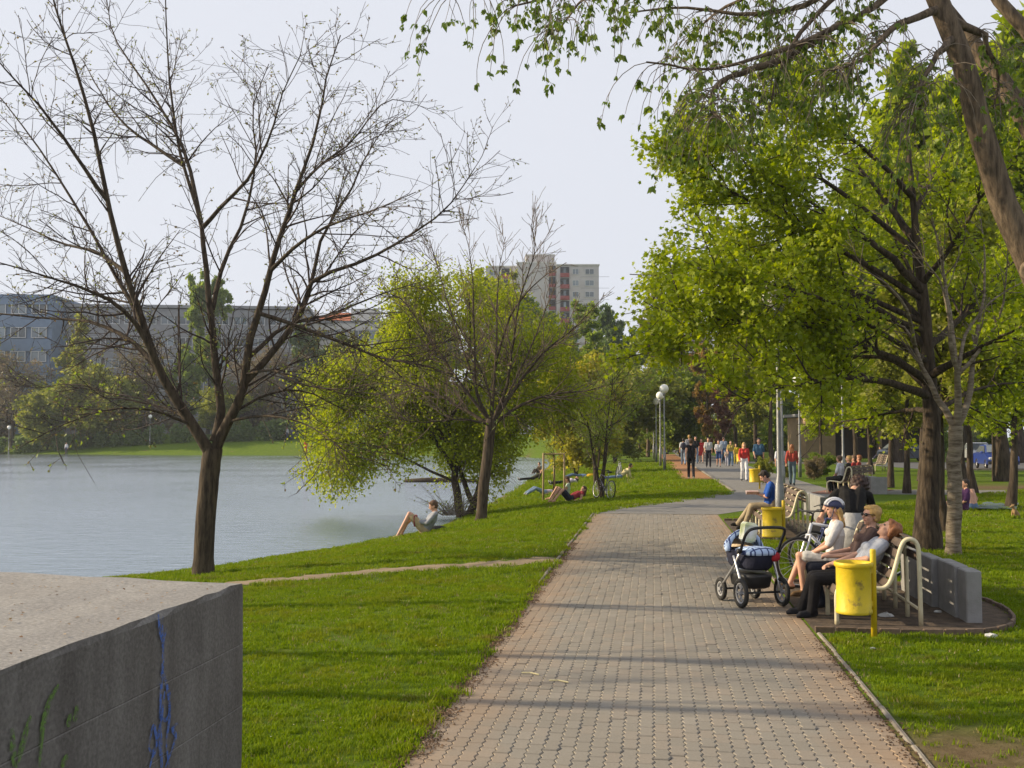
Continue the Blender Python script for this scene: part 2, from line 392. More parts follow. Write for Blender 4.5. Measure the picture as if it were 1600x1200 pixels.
for k in (0, 10):
    for i in range(10): j = (i + 1) % 10; pf.append((k + i, k + 10 + i, k + 10 + j, k + j))
R2 = np.array([[ET[0], ES[0]], [ET[1], ES[1]]])
base_v = pv.copy(); base_v[:, :2] = pv[:, :2] @ R2.T
ncol = 31; spots = []
for c in range(ncol):
    off = .1 if c % 2 else 0.0
    for r in range(-5, 137):
        s = r * .2 + off + .1; spots.append((s, .06 + c * .1))
spots = np.array(spots)
P3 = np.zeros((len(spots), 3)); P3[:, :2] = PO + spots[:, :1] * ES + spots[:, 1:] * ET
P3[:, 2] = rng.normal(0, .0018, len(spots))
u = P3[:, 0] / np.maximum(P3[:, 1], .1) * F + 800; vrow = 680 + H * F / np.maximum(P3[:, 1], .1)
vis = (vrow < 1205) & (u > 560) & (u < 1500) & (P3[:, 1] > 1)
order = np.argsort(np.where(vis, P3[:, 1], 1e9))
near_i = order[:300]; rest = np.setdiff1d(np.arange(len(spots))[P3[:, 1] > 4.5], near_i)
pav_me = mesh_np('paver', base_v, pf, M_pav)
for i in near_i:
    o = link('paver', pav_me, path_o, P3[i]); o.rotation_euler = (rng.normal(0, .004), rng.normal(0, .004), rng.normal(0, .006))
tilt = rng.normal(0, .009, (len(rest), 2))
V = base_v[None] + P3[rest][:, None, :]
V[:, :, 2] += base_v[None, :, 0] * tilt[:, :1] + base_v[None, :, 1] * tilt[:, 1:]
rb = mesh_np('paver_field', V.reshape(-1, 3), [tuple(q + 30 * i for q in fc) for i in range(len(rest)) for fc in pf], M_pav)
tag(link('paver_field', rb, path_o), kind='stuff')

# asphalt: the bend joining the walk, and the walk itself
M_asph = mat('worn_grey_asphalt', (.20, .19, .178), .9, (.155, .147, .138), 3.5, .35, 60)
def sheet(name, pts, z, m, label):
    n = len(pts); me = mesh_np(name, [(p[0], p[1], z) for p in pts], [tuple(range(n))], m)
    return tag(link(name, me), label, kind='structure')
e1 = pc(27.4, 0); e2 = pc(27.4, PW)
asr = [(x + 3.35, y - .45) for x, y in AS_L]
bend_l = [gnd(*q) for q in [(985, 787.5), (1035, 783), (1090, 777.5), (1150, 768)]]
bend = [(e2.x, e2.y), (e2.x + 1.2, e2.y + 1.7), (8.0, 31.5), (asr[0][0], asr[0][1] - 1.6), asr[1], asr[2], AS_L[2], AS_L[1]] + [(p.x, p.y) for p in bend_l[::-1]] + [(e1.x + .35, e1.y + 1.5), (e1.x, e1.y)]
sheet('asphalt_path', bend, .006, M_asph, 'grey asphalt walk leading to the far trees')
sheet('asphalt_path', [(11.0, 36.0), (70, 30.5), (70, 33.2), (11.6, 39.2)], .004, M_asph, 'side walk of asphalt crossing behind the benches')
M_clay = mat('clay_track', (.34, .165, .065), .95, (.26, .12, .05), 2.5, .3, 30)
dx = .126
def asl(y, off): return (7.95 + (y - 37.5) * dx + off, y)
sheet('clay_track', [asl(47.5, -1.55), asl(48.2, -.18), asl(110, -.18), asl(110, -1.9)], .010, M_clay, 'strip of orange brown clay running track')
M_kerb = mat('kerb_concrete', (.245, .22, .185), .9, (.15, .125, .10), 7, .4, 40, island=.12)
kerb_o = tag(empty('path_kerb'), 'low concrete edging stones along the path', kind='structure')
def kerb(p, q, w=.055, hgt=.14, top=.025, n=None):
    d = q - p; L_ = d.length; n = n or max(1, round(L_))
    a = math.atan2(d.y, d.x)
    for i in range(n):
        c = p + d * ((i + .5) / n)
        b = MB().box((0, 0, 0), (L_ / n - .012, w, hgt), None, .012)
        o = b.obj('kerb_stone', M_kerb, kerb_o); o.location = (c.x, c.y, c.z + top - hgt / 2 + random.uniform(-.006, .006)); o.rotation_euler = (0, random.uniform(-.006, .006), a + random.uniform(-.008, .008))
kerb(pc(4.5, PW + .045), pc(11.3, PW + .045), .045, top=.014, n=7)
kerb(pc(15.05, PW + .045), pc(20.85, PW + .045), .045, top=.014, n=6)
kerb(pc(14.5, -.03), pc(27.4, -.03), .05, top=.018, n=13)
kl = [Vector((*asl(y, -.09), 0)) for y in (37.8, 46, 58, 75, 108)]
for a_, b_ in zip(kl[:-1], kl[1:]): kerb(a_, b_, w=.12, top=.05, n=max(2, int((b_ - a_).length / 3)))

# trodden dirt trail across the lawn
tr_px = [(866, 873), (800, 880), (720, 885), (640, 889), (560, 895), (480, 903), (400, 909), (340, 914)]
tr = [gt(*q) for q in tr_px]
tv = []; dense = []
for a_, b_ in zip(tr[:-1], tr[1:]):
    for k in range(8): dense.append(a_.lerp(b_, k / 8))
TRAIL = np.array([(p.x, p.y) for p in dense])
for i, p in enumerate(dense):
    d = dense[min(i + 1, len(dense) - 1)] - dense[max(i - 1, 0)]; nrm = Vector((-d.y, d.x, 0)).normalized()
    w0 = .36 + .10 * math.sin(i * .7) + .05 * math.sin(i * 2.3)
    for k, e in enumerate((-1, -.5, 0, .5, 1)):
        q = p + nrm * (e * w0 + random.uniform(-.05, .05)); tv.append((q.x, q.y, tz(q.x, q.y) + .012 - .006 * abs(e)))
tf = [(i * 5 + k, i * 5 + k + 1, i * 5 + 6 + k, i * 5 + 5 + k) for i in range(len(dense) - 1) for k in range(4)]
M_dirt = mat('dry_dirt', (.27, .21, .135), .95, (.19, .14, .085), 5, .5, 30)
tag(link('dirt_trail', mesh_np('dirt_trail', tv, tf, M_dirt, True)), 'trodden dirt trail across the lawn', kind='structure')

# soil and dead leaves creeping over the left edge of the path
n = 9000
s = rng.uniform(4.5, 20, n); t = rng.normal(.0, .055, n) + .06 * np.sin(s * 2.1) * np.cos(s * 5.3)
cl = np.zeros((n, 3)); cl[:, :2] = PO + s[:, None] * ES + t[:, None] * ET; cl[:, 2] = .004
nr = 1500; s2 = rng.uniform(4.5, 11, nr); t2 = PW + rng.normal(.0, .05, nr); c2 = np.zeros((nr, 3)); c2[:, :2] = PO + s2[:, None] * ES + t2[:, None] * ET; c2[:, 2] = .003
cl = np.concatenate([cl, c2]); n = len(cl)
tet = np.array([(1, 0, 0), (-.5, .87, 0), (-.5, -.87, 0), (0, 0, .8)])
sz = rng.uniform(.004, .013, (n, 1, 1)) * rng.uniform(.5, 1.4, (n, 1, 3))
an = rng.uniform(0, 6.28, n); ca, sa = np.cos(an)[:, None], np.sin(an)[:, None]
tv = tet[None] * sz; tv = np.stack([tv[:, :, 0] * ca - tv[:, :, 1] * sa, tv[:, :, 0] * sa + tv[:, :, 1] * ca, tv[:, :, 2]], -1) + cl[:, None]
tf = (np.array([(0, 1, 3), (1, 2, 3), (2, 0, 3)])[None] + 4 * np.arange(n)[:, None, None]).reshape(-1, 3)
M_soil = mat('crumbled_soil', (.13, .075, .04), .95, (.06, .035, .02), 9, island=.5)
tag(link('soil_crumbs', mesh_np('soil_crumbs', tv.reshape(-1, 3), tf, M_soil)), 'crumbled soil and dead leaves spilling over the path edge', 'soil', kind='stuff')
# two straws on the path
M_straw = mat('straw', (.62, .55, .32), .8)
for (px, py), (qx, qy) in (((815, 1051), (842, 1054)), ((858, 1063), (888, 1066))):
    a_, b_ = gnd(px, py, .01), gnd(qx, qy, .01)
    tag(MB().tube([a_, a_.lerp(b_, .5) + Vector((0, .02, .004)), b_], .006, 6).obj('straw', M_straw), 'pale dry straw lying on the pavers, ' + ('the shorter one' if px == 815 else 'the longer one'), 'straw', 'straws on the path')

# ---------------------------------------------------------------- tree kit
def unit(v): return v / (np.linalg.norm(v, axis=-1, keepdims=True) + 1e-12)
def smooth_pts(P, n):
    P = np.asarray(P, float); m = len(P); Q = np.vstack([2 * P[0] - P[1], P, 2 * P[-1] - P[-2]])
    u = np.linspace(0, m - 1 - 1e-6, n); i = u.astype(int); f = (u - i)[:, None]
    a, b, c, d = Q[i], Q[i + 1], Q[i + 2], Q[i + 3]
    return .5 * (2 * b + (c - a) * f + (2 * a - 5 * b + 4 * c - d) * f ** 2 + (3 * b - a - 3 * c + d) * f ** 3)
def tubes(br):
    """br: list of (pts, radii, sides) -> V, F(quads)"""
    groups = {}
    for p, r, k in br: groups.setdefault((len(p), k), []).append((p, r))
    VV, FF, base = [], [], 0
    for (m, k), L_ in groups.items():
        P = np.array([q[0] for q in L_]); R = np.array([q[1] for q in L_]); B = len(L_)
        T = np.empty_like(P); T[:, 1:-1] = P[:, 2:] - P[:, :-2]; T[:, 0] = P[:, 1] - P[:, 0]; T[:, -1] = P[:, -1] - P[:, -2]; T = unit(T)
        D = unit(P[:, -1] - P[:, 0]); ref = np.where(np.abs(D[:, 2:]) < .8, np.array([[0, 0, 1.]]), np.array([[1., 0, 0]]))[:, None, :]
        Xv = unit(np.cross(np.broadcast_to(ref, T.shape), T)); Yv = np.cross(T, Xv)
        a = np.arange(k) * 2 * np.pi / k
        V = P[:, :, None] + (Xv[:, :, None] * np.cos(a)[:, None] + Yv[:, :, None] * np.sin(a)[:, None]) * R[:, :, None, None]
        VV.append(V.reshape(-1, 3))
        i = np.arange(m - 1)[:, None] * k; j = np.arange(k)[None]; j2 = (j + 1) % k
        f = np.stack([i + j, i + j2, i + k + j2, i + k + j], -1).reshape(-1, 4)
        FF.append((f[None] + (np.arange(B) * m * k)[:, None, None]).reshape(-1, 4) + base); base += B * m * k
    return np.concatenate(VV), np.concatenate(FF)
def kids(parents, dens, frac=(.15, 1), ang=(30, 55), length=(.5, 1.), npts=5, rr=.55, up=.1, wob=.12, sides=4, tip=.004, env=None, rmax=.05, shrink=.5, R=rng, flat=0.0):
    out = []
    for P, r, _ in parents:
        seg = np.linalg.norm(np.diff(P, axis=0), axis=1); Ln = seg.sum(); n = R.poisson(dens * Ln * (frac[1] - frac[0]))
        for _ in range(n):
            u = R.uniform(*frac); x = u * (len(P) - 1); i = min(int(x), len(P) - 2); f = x - i
            p = P[i] * (1 - f) + P[i + 1] * f; tn = unit(P[i + 1] - P[i]); rad = r[i] * (1 - f) + r[i + 1] * f
            if env is not None and not env(p): continue
            q = R.normal(size=3); q[2] *= (1 - flat); q = unit(q - tn * (q @ tn)); a = math.radians(R.uniform(*ang))
            d = unit(math.cos(a) * tn + math.sin(a) * q); L_ = R.uniform(*length) * (1 - shrink * u); st = L_ / (npts - 1)
            pts = [p]
            for _k in range(npts - 1):
                d = unit(d + np.array([0, 0, up]) + R.normal(size=3) * wob); p = p + d * st; pts.append(p)
            r0 = max(min(rad * rr, rmax), tip * 1.15); out.append((np.array(pts), np.linspace(r0, tip, npts), sides))
    return out
T_OVAL = (np.array([(0, 0, 0), (.30, .42, .10), (0, 1.1, -.12), (-.30, .42, .10), (0, .45, 0)]), [(0, 1, 4), (1, 2, 4), (2, 3, 4), (3, 0, 4)])
T_DIA = (np.array([(0, 0, 0), (.36, .5, .1), (0, 1, -.06), (-.36, .5, .1)]), [(0, 1, 2), (0, 2, 3)])
_mp = [(0, 0), (.50, .06), (.36, .32), (.60, .66), (.22, .60), (0, 1.05), (-.22, .60), (-.60, .66), (-.36, .32), (-.50, .06)]
T_MAPLE = (np.array([(x, y, -.18 * (abs(x) ** 1.5) - .05 * y) for x, y in _mp]), [(0, i, i + 1) for i in range(1, 9)])
def leaves(C, D, size, tpl, R=rng, up=.6):
    """C centres, D pointing directions, size array -> V,F(tris)"""
    n = len(C); D = unit(D); Nn = R.normal(size=(n, 3)) * (1 - up) + np.array([0, 0, up]); Nn = unit(Nn - D * (Nn * D).sum(1, keepdims=True))
    Xv = np.cross(D, Nn); t, fc = tpl
    V = C[:, None] + (Xv[:, None] * t[None, :, :1] + D[:, None] * t[None, :, 1:2] + Nn[:, None] * t[None, :, 2:3]) * np.asarray(size)[:, None, None]
    Fc = (np.array(fc)[None] + (np.arange(n) * len(t))[:, None, None]).reshape(-1, 3)
    return V.reshape(-1, 3), Fc
def leaf_at(br, per, spread, droop=.3, R=rng, u0=.3):
    C, D = [], []
    for P, r, _ in br:
        n = R.poisson(per)
        for _k in range(n):
            x = R.uniform(u0, 1) * (len(P) - 1); i = min(int(x), len(P) - 2); p = P[i] + (P[i + 1] - P[i]) * (x - i)
            C.append(p + R.normal(size=3) * spread); D.append(unit(P[-1] - P[0]) + R.normal(size=3) * .8 + np.array([0, 0, -droop]))
    return np.array(C).reshape(-1, 3), np.array(D).reshape(-1, 3)
def limb(px, D0, D1, r0, r1, n=12, sides=7, jit=.12):
    m = len(px); ds = np.linspace(D0, D1, m)
    P = smooth_pts([at(q[0], q[1], d) for q, d in zip(px, ds)], n)
    P[1:-1] += rng.normal(size=(n - 2, 3)) * r0 * jit
    return (P, r1 + (r0 - r1) * (1 - np.linspace(0, 1, n)) ** 1.35, sides)
def snap(limbs, parents, reach=.6):
    """pull the first points of each limb onto the wood it grows from"""
    Q = np.concatenate([smooth_pts(p[0], 60) for p in parents])
    for P, r, _ in limbs:
        d = np.linalg.norm(Q - P[0], axis=1); k = d.argmin()
        if d[k] < reach:
            o = Q[k] - P[0]
            for i, w in enumerate((1, .75, .5, .25)): P[i] += o * w
def tree_obj(name, base, parts, label, group=None):
    """parts: list of (part name, V, F, material, smooth) in world coordinates"""
    o = empty(name, base, 0, label, 'tree', group)
    b = np.array(base)
    for pn, V, Fc, m, sm in parts:
        q = link(pn, mesh_np(pn, V - b, Fc, m, sm), o)
        if pn != 'trunk': q['kind'] = 'stuff'
    return o

M_bark_d = bark_mat('bark_dark', (.088, .066, .046), (.026, .019, .014))
M_bark_g = bark_mat('bark_grey', (.165, .122, .082), (.055, .040, .028))
M_bark_m = bark_mat('bark_brown', (.17, .13, .092), (.06, .045, .032))
M_twig_m = mat('twig_brown', (.14, .10, .07), .8, (.08, .055, .04), 20)
M_bark_b = bark_mat('bark_banded', (.27, .225, .17), (.10, .075, .052), bands=True)
M_twig = mat('twig', (.06, .038, .03), .8, (.035, .023, .02), 20)
M_twig_p = mat('twig_pale', (.21, .17, .125), .8, (.12, .09, .065), 20)
M_bud = leaf_mat('opening_buds', [(.16, .10, .05), (.20, .19, .055), (.17, .22, .04)], .35)
M_bud_g = leaf_mat('young_leaf', [(.17, .24, .03), (.24, .30, .045)], .45)
M_maple = leaf_mat('maple_leaf', [(.18, .245, .010), (.27, .33, .014), (.34, .38, .025)], .5)
M_hang = leaf_mat('hanging_leaf', [(.09, .15, .02), (.15, .215, .03), (.24, .29, .05)], .45, .38)
M_willow = leaf_mat('willow_leaf', [(.20, .25, .014), (.285, .33, .02), (.35, .365, .035)], .55)
M_olive = leaf_mat('olive_leaf', [(.165, .19, .028), (.225, .245, .036), (.28, .285, .06)], .55)
M_green = leaf_mat('green_leaf', [(.125, .185, .028), (.185, .25, .036), (.245, .295, .05)], .55)
M_dgreen = leaf_mat('dark_green_leaf', [(.09, .135, .045), (.125, .18, .055), (.16, .205, .07)], .5)
M_brown = leaf_mat('brown_twig_mass', [(.17, .12, .08), (.23, .175, .11), (.20, .19, .07)], .3)
M_orange = leaf_mat('orange_leaf', [(.27, .15, .045), (.30, .20, .06), (.22, .19, .05)], .45)
M_red = leaf_mat('red_leaf', [(.19, .085, .06), (.25, .12, .075), (.29, .18, .09)], .35)
M_yellow = leaf_mat('yellow_leaf', [(.33, .29, .03), (.38, .34, .04), (.26, .28, .035)], .5)

# ---- big budding tree beside the block
B1 = gt(318, 897); d1 = B1.y
trunk = limb([(318, 905), (319, 850), (323, 790), (328, 735), (333, 700)], d1, d1, .172, .165, 14, 14, .02)
trunk[1][:2] *= 1.12
A = limb([(333, 715), (313, 682), (278, 628), (247, 575), (222, 500), (195, 418), (166, 305), (143, 190), (112, 90), (85, 5), (70, -70)], d1, d1 - 1.0, .110, .011, 20, 10, .06)
Bc = limb([(335, 690), (345, 640), (337, 570), (330, 500), (320, 400), (312, 340), (285, 255), (270, 170), (262, 80), (258, -30)], d1, d1 + .9, .090, .010, 20, 9, .06)
Cc = limb([(336, 705), (356, 660), (380, 610), (388, 540), (410, 470), (432, 390), (455, 320), (480, 250), (500, 180), (510, 120), (532, 55)], d1, d1 - .6, .102, .010, 20, 9, .06)
limbs = [A, Bc, Cc,
    limb([(250, 580), (225, 525), (185, 478), (130, 450), (70, 432), (-10, 408)], d1 - .2, d1 - 1.8, .062, .010),
    limb([(262, 600), (215, 540), (150, 505), (80, 498), (-20, 488)], d1 - .1, d1 + 1.9, .06, .014),
    limb([(230, 520), (205, 470), (175, 420), (130, 340), (80, 260), (30, 190), (-20, 130)], d1 - .3, d1 + 1.5, .052, .009),
    limb([(168, 310), (120, 245), (70, 175), (20, 120), (-15, 80)], d1 - .6, d1 - 2.0, .04, .009),
    limb([(318, 360), (350, 322), (395, 270), (425, 205), (440, 150), (470, 85)], d1 + .5, d1 - .8, .045, .008),
    limb([(287, 260), (240, 228), (190, 190), (155, 140), (130, 95)], d1 + .6, d1 + 2.0, .04, .008),
    limb([(316, 345), (290, 240), (240, 150), (180, 60), (165, -10)], d1 + .5, d1 + 2.6, .045, .008),
    limb([(380, 600), (425, 550), (470, 490), (488, 435), (505, 365), (545, 300), (575, 235), (610, 190)], d1 - .1, d1 + 1.6, .07, .008),
    limb([(470, 490), (492, 437), (570, 407), (640, 368), (700, 322), (742, 262)], d1 + .6, d1 - .6, .05, .008),
    limb([(404, 560), (455, 508), (520, 490), (600, 458), (660, 440)], d1, d1 + 2.4, .045, .008),
    limb([(455, 510), (520, 530), (600, 560), (680, 575), (790, 620)], d1 + .1, d1 - 1.4, .04, .007),
    limb([(395, 590), (430, 580), (470, 600), (530, 608), (590, 598)], d1 - .2, d1 - 2.6, .028, .006),
    limb([(335, 500), (350, 420), (380, 340), (400, 250), (395, 170), (420, 100)], d1 + .4, d1 + 2.4, .05, .008),
    limb([(300, 660), (240, 640), (170, 640), (95, 665), (30, 700)], d1 - .2, d1 - 2.2, .028, .006),
    limb([(310, 670), (270, 640), (200, 625), (120, 600), (40, 610)], d1, d1 + 2.2, .03, .006),
    limb([(350, 660), (410, 650), (470, 660), (520, 690), (545, 720)], d1 - .1, d1 - 2.3, .026, .005),
    limb([(365, 640), (420, 615), (480, 612), (540, 640), (600, 640)], d1, d1 + 2.2, .03, .006),
    limb([(420, 430), (470, 380), (520, 350), (580, 330), (650, 300)], d1 - .3, d1 - 2.0, .04, .007),
    limb([(200, 430), (150, 395), (95, 380), (30, 350), (-20, 330)], d1 - .5, d1 + 2.0, .04, .007),
    limb([(465, 300), (500, 260), (550, 220), (600, 160), (650, 160)], d1 - .3, d1 + .8, .03, .006)]
snap(limbs[3:], limbs[:3], .9); sec = kids(limbs, 3.9, (.15, 1), (28, 60), (.7, 2.2), 7, .5, .03, .11, 4, .0055, rmax=.020, R=rng)
ter = kids(sec + limbs, 5.4, (.12, 1), (28, 65), (.30, 1.2), 5, .6, .02, .14, 3, .0037, rmax=.008)
qua = kids(ter, 4.6, (.2, 1), (28, 60), (.08, .30), 3, .8, .05, .15, 3, .0031, rmax=.0045)
V1, F1 = tubes([trunk] + limbs); V2, F2 = tubes(sec + ter + qua)
C, Dv = leaf_at(qua + ter, 1.25, .006, .3, u0=.6)
sz = rng.uniform(.024, .055, len(C)); VB, FB = leaves(C, Dv, sz, T_DIA, up=.2)
low = [t_ for t_ in ter if t_[0][0][2] < 3.0]; C, Dv = leaf_at(low, .9, .02, .7, u0=.5)
VG, FG = leaves(C, Dv, rng.uniform(.04, .085, len(C)), T_OVAL, up=.3)
tree_obj('budding_tree', B1, [('trunk', V1, F1, M_bark_d, True), ('twigs', V2, F2, M_twig, False), ('buds', VB, FB, M_bud, False), ('crown', VG, FG, M_bud_g, False)],
         'large nearly leafless tree with forked trunk standing behind the concrete block')

# ---- generic tree prototypes, built at the origin
def proto(kind, Ht, Rc, clear, seed, leafm, barkm, nl=9000, lsz=.12, tpl=T_DIA, trunk_r=.14, dens=(1.6, 2.0, 2.4), up=.08, ang=(35, 65), spread=.12, droop=.3, per=None, lean=0.0, narrow=1.0, multi=1, twigm=None):
    R = np.random.default_rng(seed); tr_ = []
    for q in range(multi):
        a = R.uniform(0, 6.28); n = 9; zs_ = np.linspace(0, Ht * (.93 if multi == 1 else R.uniform(.75, .92)), n)
        off = np.cumsum(R.normal(size=(n, 2)) * .05 * Ht / 10, 0); off[0] = 0
        k = (lean if multi == 1 else .16); off += np.stack([np.cos(a) * zs_ * k, np.sin(a) * zs_ * k], -1)
        P = np.column_stack([off, zs_]); rad = trunk_r * (1 - .9 * np.linspace(0, 1, n) ** .9) * (1 if multi == 1 else .7)
        rad[0] *= 1.3; tr_.append((P, np.maximum(rad, .012), 8))
    c0 = clear / Ht; cz = (Ht + clear) / 2; hz_ = (Ht - clear) / 2 * 1.05
    def env(p): return (p[0] ** 2 + p[1] ** 2) / Rc ** 2 + ((p[2] - cz) / hz_) ** 2 < 1.05
    L1 = []
    for P, r, _ in tr_:
        n = R.poisson(dens[0] * Ht * (1 - c0) / multi ** .5) + 5
        for i in range(n):
            u_ = R.uniform(max(c0 * .95, .04), .97); x = u_ * 8; j = min(int(x), 7); p = P[j] + (P[j + 1] - P[j]) * (x - j)
            v = (p[2] - cz) / hz_; L_ = Rc * math.sqrt(max(.08, 1 - v * v)) * R.uniform(.6, 1.05) * narrow
            a = R.uniform(0, 6.28); el = math.radians(90 - R.uniform(*ang)) + .35 * max(v, 0); d = np.array([math.cos(a) * math.cos(el), math.sin(a) * math.cos(el), math.sin(el)])
            pts = [p]; st = L_ / 6
            for _k in range(6): d = unit(d + np.array([0, 0, up]) + R.normal(size=3) * .13); p = p + d * st; pts.append(p)
            r0 = min(max(r[j] * .55, .012), L_ * .018); L1.append((np.array(pts), np.linspace(r0, .010, 7), 5))
    L2 = kids(L1, dens[1], (.2, 1), (25, 60), (Rc * .22, Rc * .5), 5, .55, up * .6, .14, 4, .006, rmax=.03, R=R)
    L3 = kids(L2 + L1, dens[2], (.2, 1), (25, 65), (Rc * .10, Rc * .26), 4, .6, up * .4 - droop * .1, .16, 3, .005, rmax=.012, R=R)
    V1, F1 = tubes(tr_ + L1); V2, F2 = tubes(L2 + L3)
    C, Dv = leaf_at(L3, per if per else nl / max(len(L3), 1), spread, droop, R)
    VL, FL = leaves(C, Dv, R.uniform(.6, 1.25, len(C)) * lsz, tpl, R, .45)
    return [('trunk', mesh_np('trunk', V1, F1, barkm, True)), ('branches', mesh_np('branches', V2, F2, twigm or barkm)), ('crown', mesh_np('crown', VL, FL, leafm))], Ht
def plant(pr, px, base, top, D, label, name='tree', group=None, wide=1.0, rz=None, z0=None, lf=None, cat='tree'):
    """stand a copy of prototype pr with its foot at sight column px, foot row base (or distance D) and top row"""
    parts, Ht = pr
    if D is None: p = gt(px, base)
    else:
        x = (px - 800) / F * D; p = Vector((x, D, tz(x, D) if z0 is None else z0))
    h = at(px, top, p.y).z - p.z; k = h / Ht
    o = empty(name, p, random.uniform(0, 6.28) if rz is None else rz, label, cat, group); o.scale = (k * wide, k * wide, k)
    for pn, me in parts:
        c = link(pn, me, o)
        if pn != 'trunk': c['kind'] = 'stuff'
        if lf and pn == 'crown':
            c.material_slots[0].link = 'OBJECT'; c.material_slots[0].material = lf
    return o
P_broad = proto('broad', 12, 5.0, 2.2, 11, M_green, M_bark_d, 24000, .34, trunk_r=.24)
P_broad2 = proto('broad', 12, 4.4, 2.5, 12, M_olive, M_bark_d, 20000, .32, trunk_r=.22)
P_airy = proto('airy', 14, 3.3, 2.0, 13, M_olive, M_bark_g, 18000, .25, trunk_r=.18, ang=(25, 50), up=.06)
P_birch = proto('birch', 15, 3.0, 2.0, 14, M_green, M_bark_g, 18000, .26, trunk_r=.17, ang=(40, 75), up=-.05, droop=.9)
P_bare = proto('bare', 9, 4.2, 1.8, 15, M_brown, M_bark_d, 7000, .18, trunk_r=.18, dens=(2.2, 2.6, 3.2), twigm=M_twig_p)
P_bush = proto('bush', 3.2, 2.3, .1, 16, M_green, M_bark_d, 22000, .15, trunk_r=.06, multi=4, dens=(3, 2.2, 3))
P_young = proto('young', 5.6, 2.3, 1.9, 17, M_olive, M_bark_d, 11000, .10, T_MAPLE, trunk_r=.10, dens=(2.6, 2.4, 3.2))
P_young2 = proto('young', 6.2, 2.7, 2.1, 18, M_green, M_bark_d, 12000, .105, T_MAPLE, trunk_r=.12, dens=(2.4, 2.4, 3.0))
P_sap = proto('sapling', 4.5, .9, 1.6, 19, M_olive, M_bark_d, 500, .09, trunk_r=.035, dens=(2.5, 2.5, 2.5))

# ---- budding tree by the water, behind the reader
B2 = gt(752, 813); d2 = B2.y
trunk = limb([(751, 820), (756, 760), (763, 700), (768, 655)], d2, d2, .155, .15, 10, 12, .03); trunk[1][:1] *= 1.25
LM = [[(768, 662), (745, 615), (742, 560), (740, 480), (735, 400), (722, 352)], [(768, 660), (772, 600), (776, 520), (778, 440), (790, 370)], [(770, 660), (790, 610), (800, 550), (812, 470), (835, 395), (830, 350)],
      [(768, 660), (735, 620), (700, 570), (665, 520), (630, 470), (600, 455)], [(768, 665), (725, 640), (670, 610), (610, 590), (555, 585)], [(770, 660), (810, 600), (850, 550), (900, 510), (945, 462)],
      [(772, 662), (820, 630), (870, 615), (920, 610), (962, 598)], [(745, 600), (715, 520), (690, 440), (672, 375)], [(776, 560), (800, 490), (840, 440), (885, 410)], [(768, 650), (760, 600), (710, 500), (640, 420)],
      [(770, 655), (815, 575), (850, 490), (870, 440)], [(765, 665), (720, 655), (660, 660), (600, 650)]]
limbs = [limb(q, d2, d2 + (1.8 * math.sin(i * 2.1)), .065 if i < 7 else .042, .008, 14, 6) for i, q in enumerate(LM)]
snap(limbs[7:], limbs[:7], .9); sec = kids(limbs, 3.8, (.2, 1), (22, 50), (.7, 2.0), 6, .5, .10, .10, 4, .007, rmax=.018)
ter = kids(sec + limbs, 6.2, (.15, 1), (22, 50), (.35, 1.0), 4, .6, .08, .12, 3, .006, rmax=.010)
V1, F1 = tubes([trunk] + limbs); V2, F2 = tubes(sec + ter)
C, Dv = leaf_at(ter, .9, .01, .1, u0=.5); VB, FB = leaves(C, Dv, rng.uniform(.03, .06, len(C)), T_DIA, up=.2)
tree_obj('budding_tree', B2, [('trunk', V1, F1, M_bark_d, True), ('twigs', V2, F2, M_twig_m, False), ('buds', VB, FB, M_bud, False)],
         'leafless tree with a bare leaning trunk on the bank, right of the reading man')

# ---- willow leaning over the water
B3 = gt(712, 812); B3.y += 2.0; B3.x = (712 - 800) / F * B3.y; d3 = B3.y
b3 = at(715, 815, d3)
tl_ = [limb([(722, 815), (714, 760), (708, 700), (690, 620), (670, 540), (655, 470)], d3, d3 + .5, .17, .03, 14, 9), limb([(728, 815), (745, 775), (755, 735), (760, 690), (790, 600), (820, 520)], d3, d3 - .5, .16, .03, 14, 9),
      limb([(738, 785), (722, 745), (712, 690), (730, 580), (735, 480), (720, 430)], d3, d3 + 1, .10, .02, 12, 7), limb([(712, 740), (680, 690), (630, 640), (570, 600), (520, 590)], d3, d3 + .6, .09, .02, 12, 7),
      limb([(706, 700), (665, 640), (645, 560), (640, 495)], d3 + .2, d3 - 1.6, .08, .02, 12, 7), limb([(755, 730), (800, 680), (850, 630), (885, 600)], d3, d3 + .8, .08, .02, 12, 7),
      limb([(690, 620), (645, 575), (615, 560), (592, 570)], d3 + .3, d3 + 2.2, .06, .015, 12, 6), limb([(715, 755), (660, 730), (600, 700), (540, 690), (515, 700)], d3, d3 - 1.2, .06, .012, 12, 6),
      limb([(735, 560), (770, 500), (800, 470)], d3 + .6, d3 + 2.4, .05, .015, 10, 6), limb([(700, 660), (740, 600), (790, 560), (850, 540)], d3, d3 - 1.8, .06, .015, 10, 6),
      limb([(700, 690), (640, 662), (580, 668), (535, 700), (545, 760)], d3, d3 - .4, .06, .012, 12, 6), limb([(690, 640), (620, 610), (570, 605), (535, 630), (515, 670)], d3, d3 + .9, .06, .012, 12, 6), limb([(700, 600), (660, 500), (640, 450)], d3, d3 - 1.0, .06, .012, 10, 6), limb([(790, 600), (840, 560), (880, 560)], d3 - .3, d3 + 1.2, .05, .012, 10, 6)]
sec = kids(tl_, 3.6, (.22, 1), (25, 60), (1.0, 2.4), 6, .5, .02, .12, 4, .010, rmax=.03)
ter = kids(sec + tl_, 5.0, (.2, 1), (25, 70), (.6, 1.5), 5, .5, -.14, .12, 3, .006, rmax=.012)
V1, F1 = tubes(tl_); V2, F2 = tubes(sec + ter)
C, Dv = leaf_at(ter, 66, .24, .9, u0=.0)
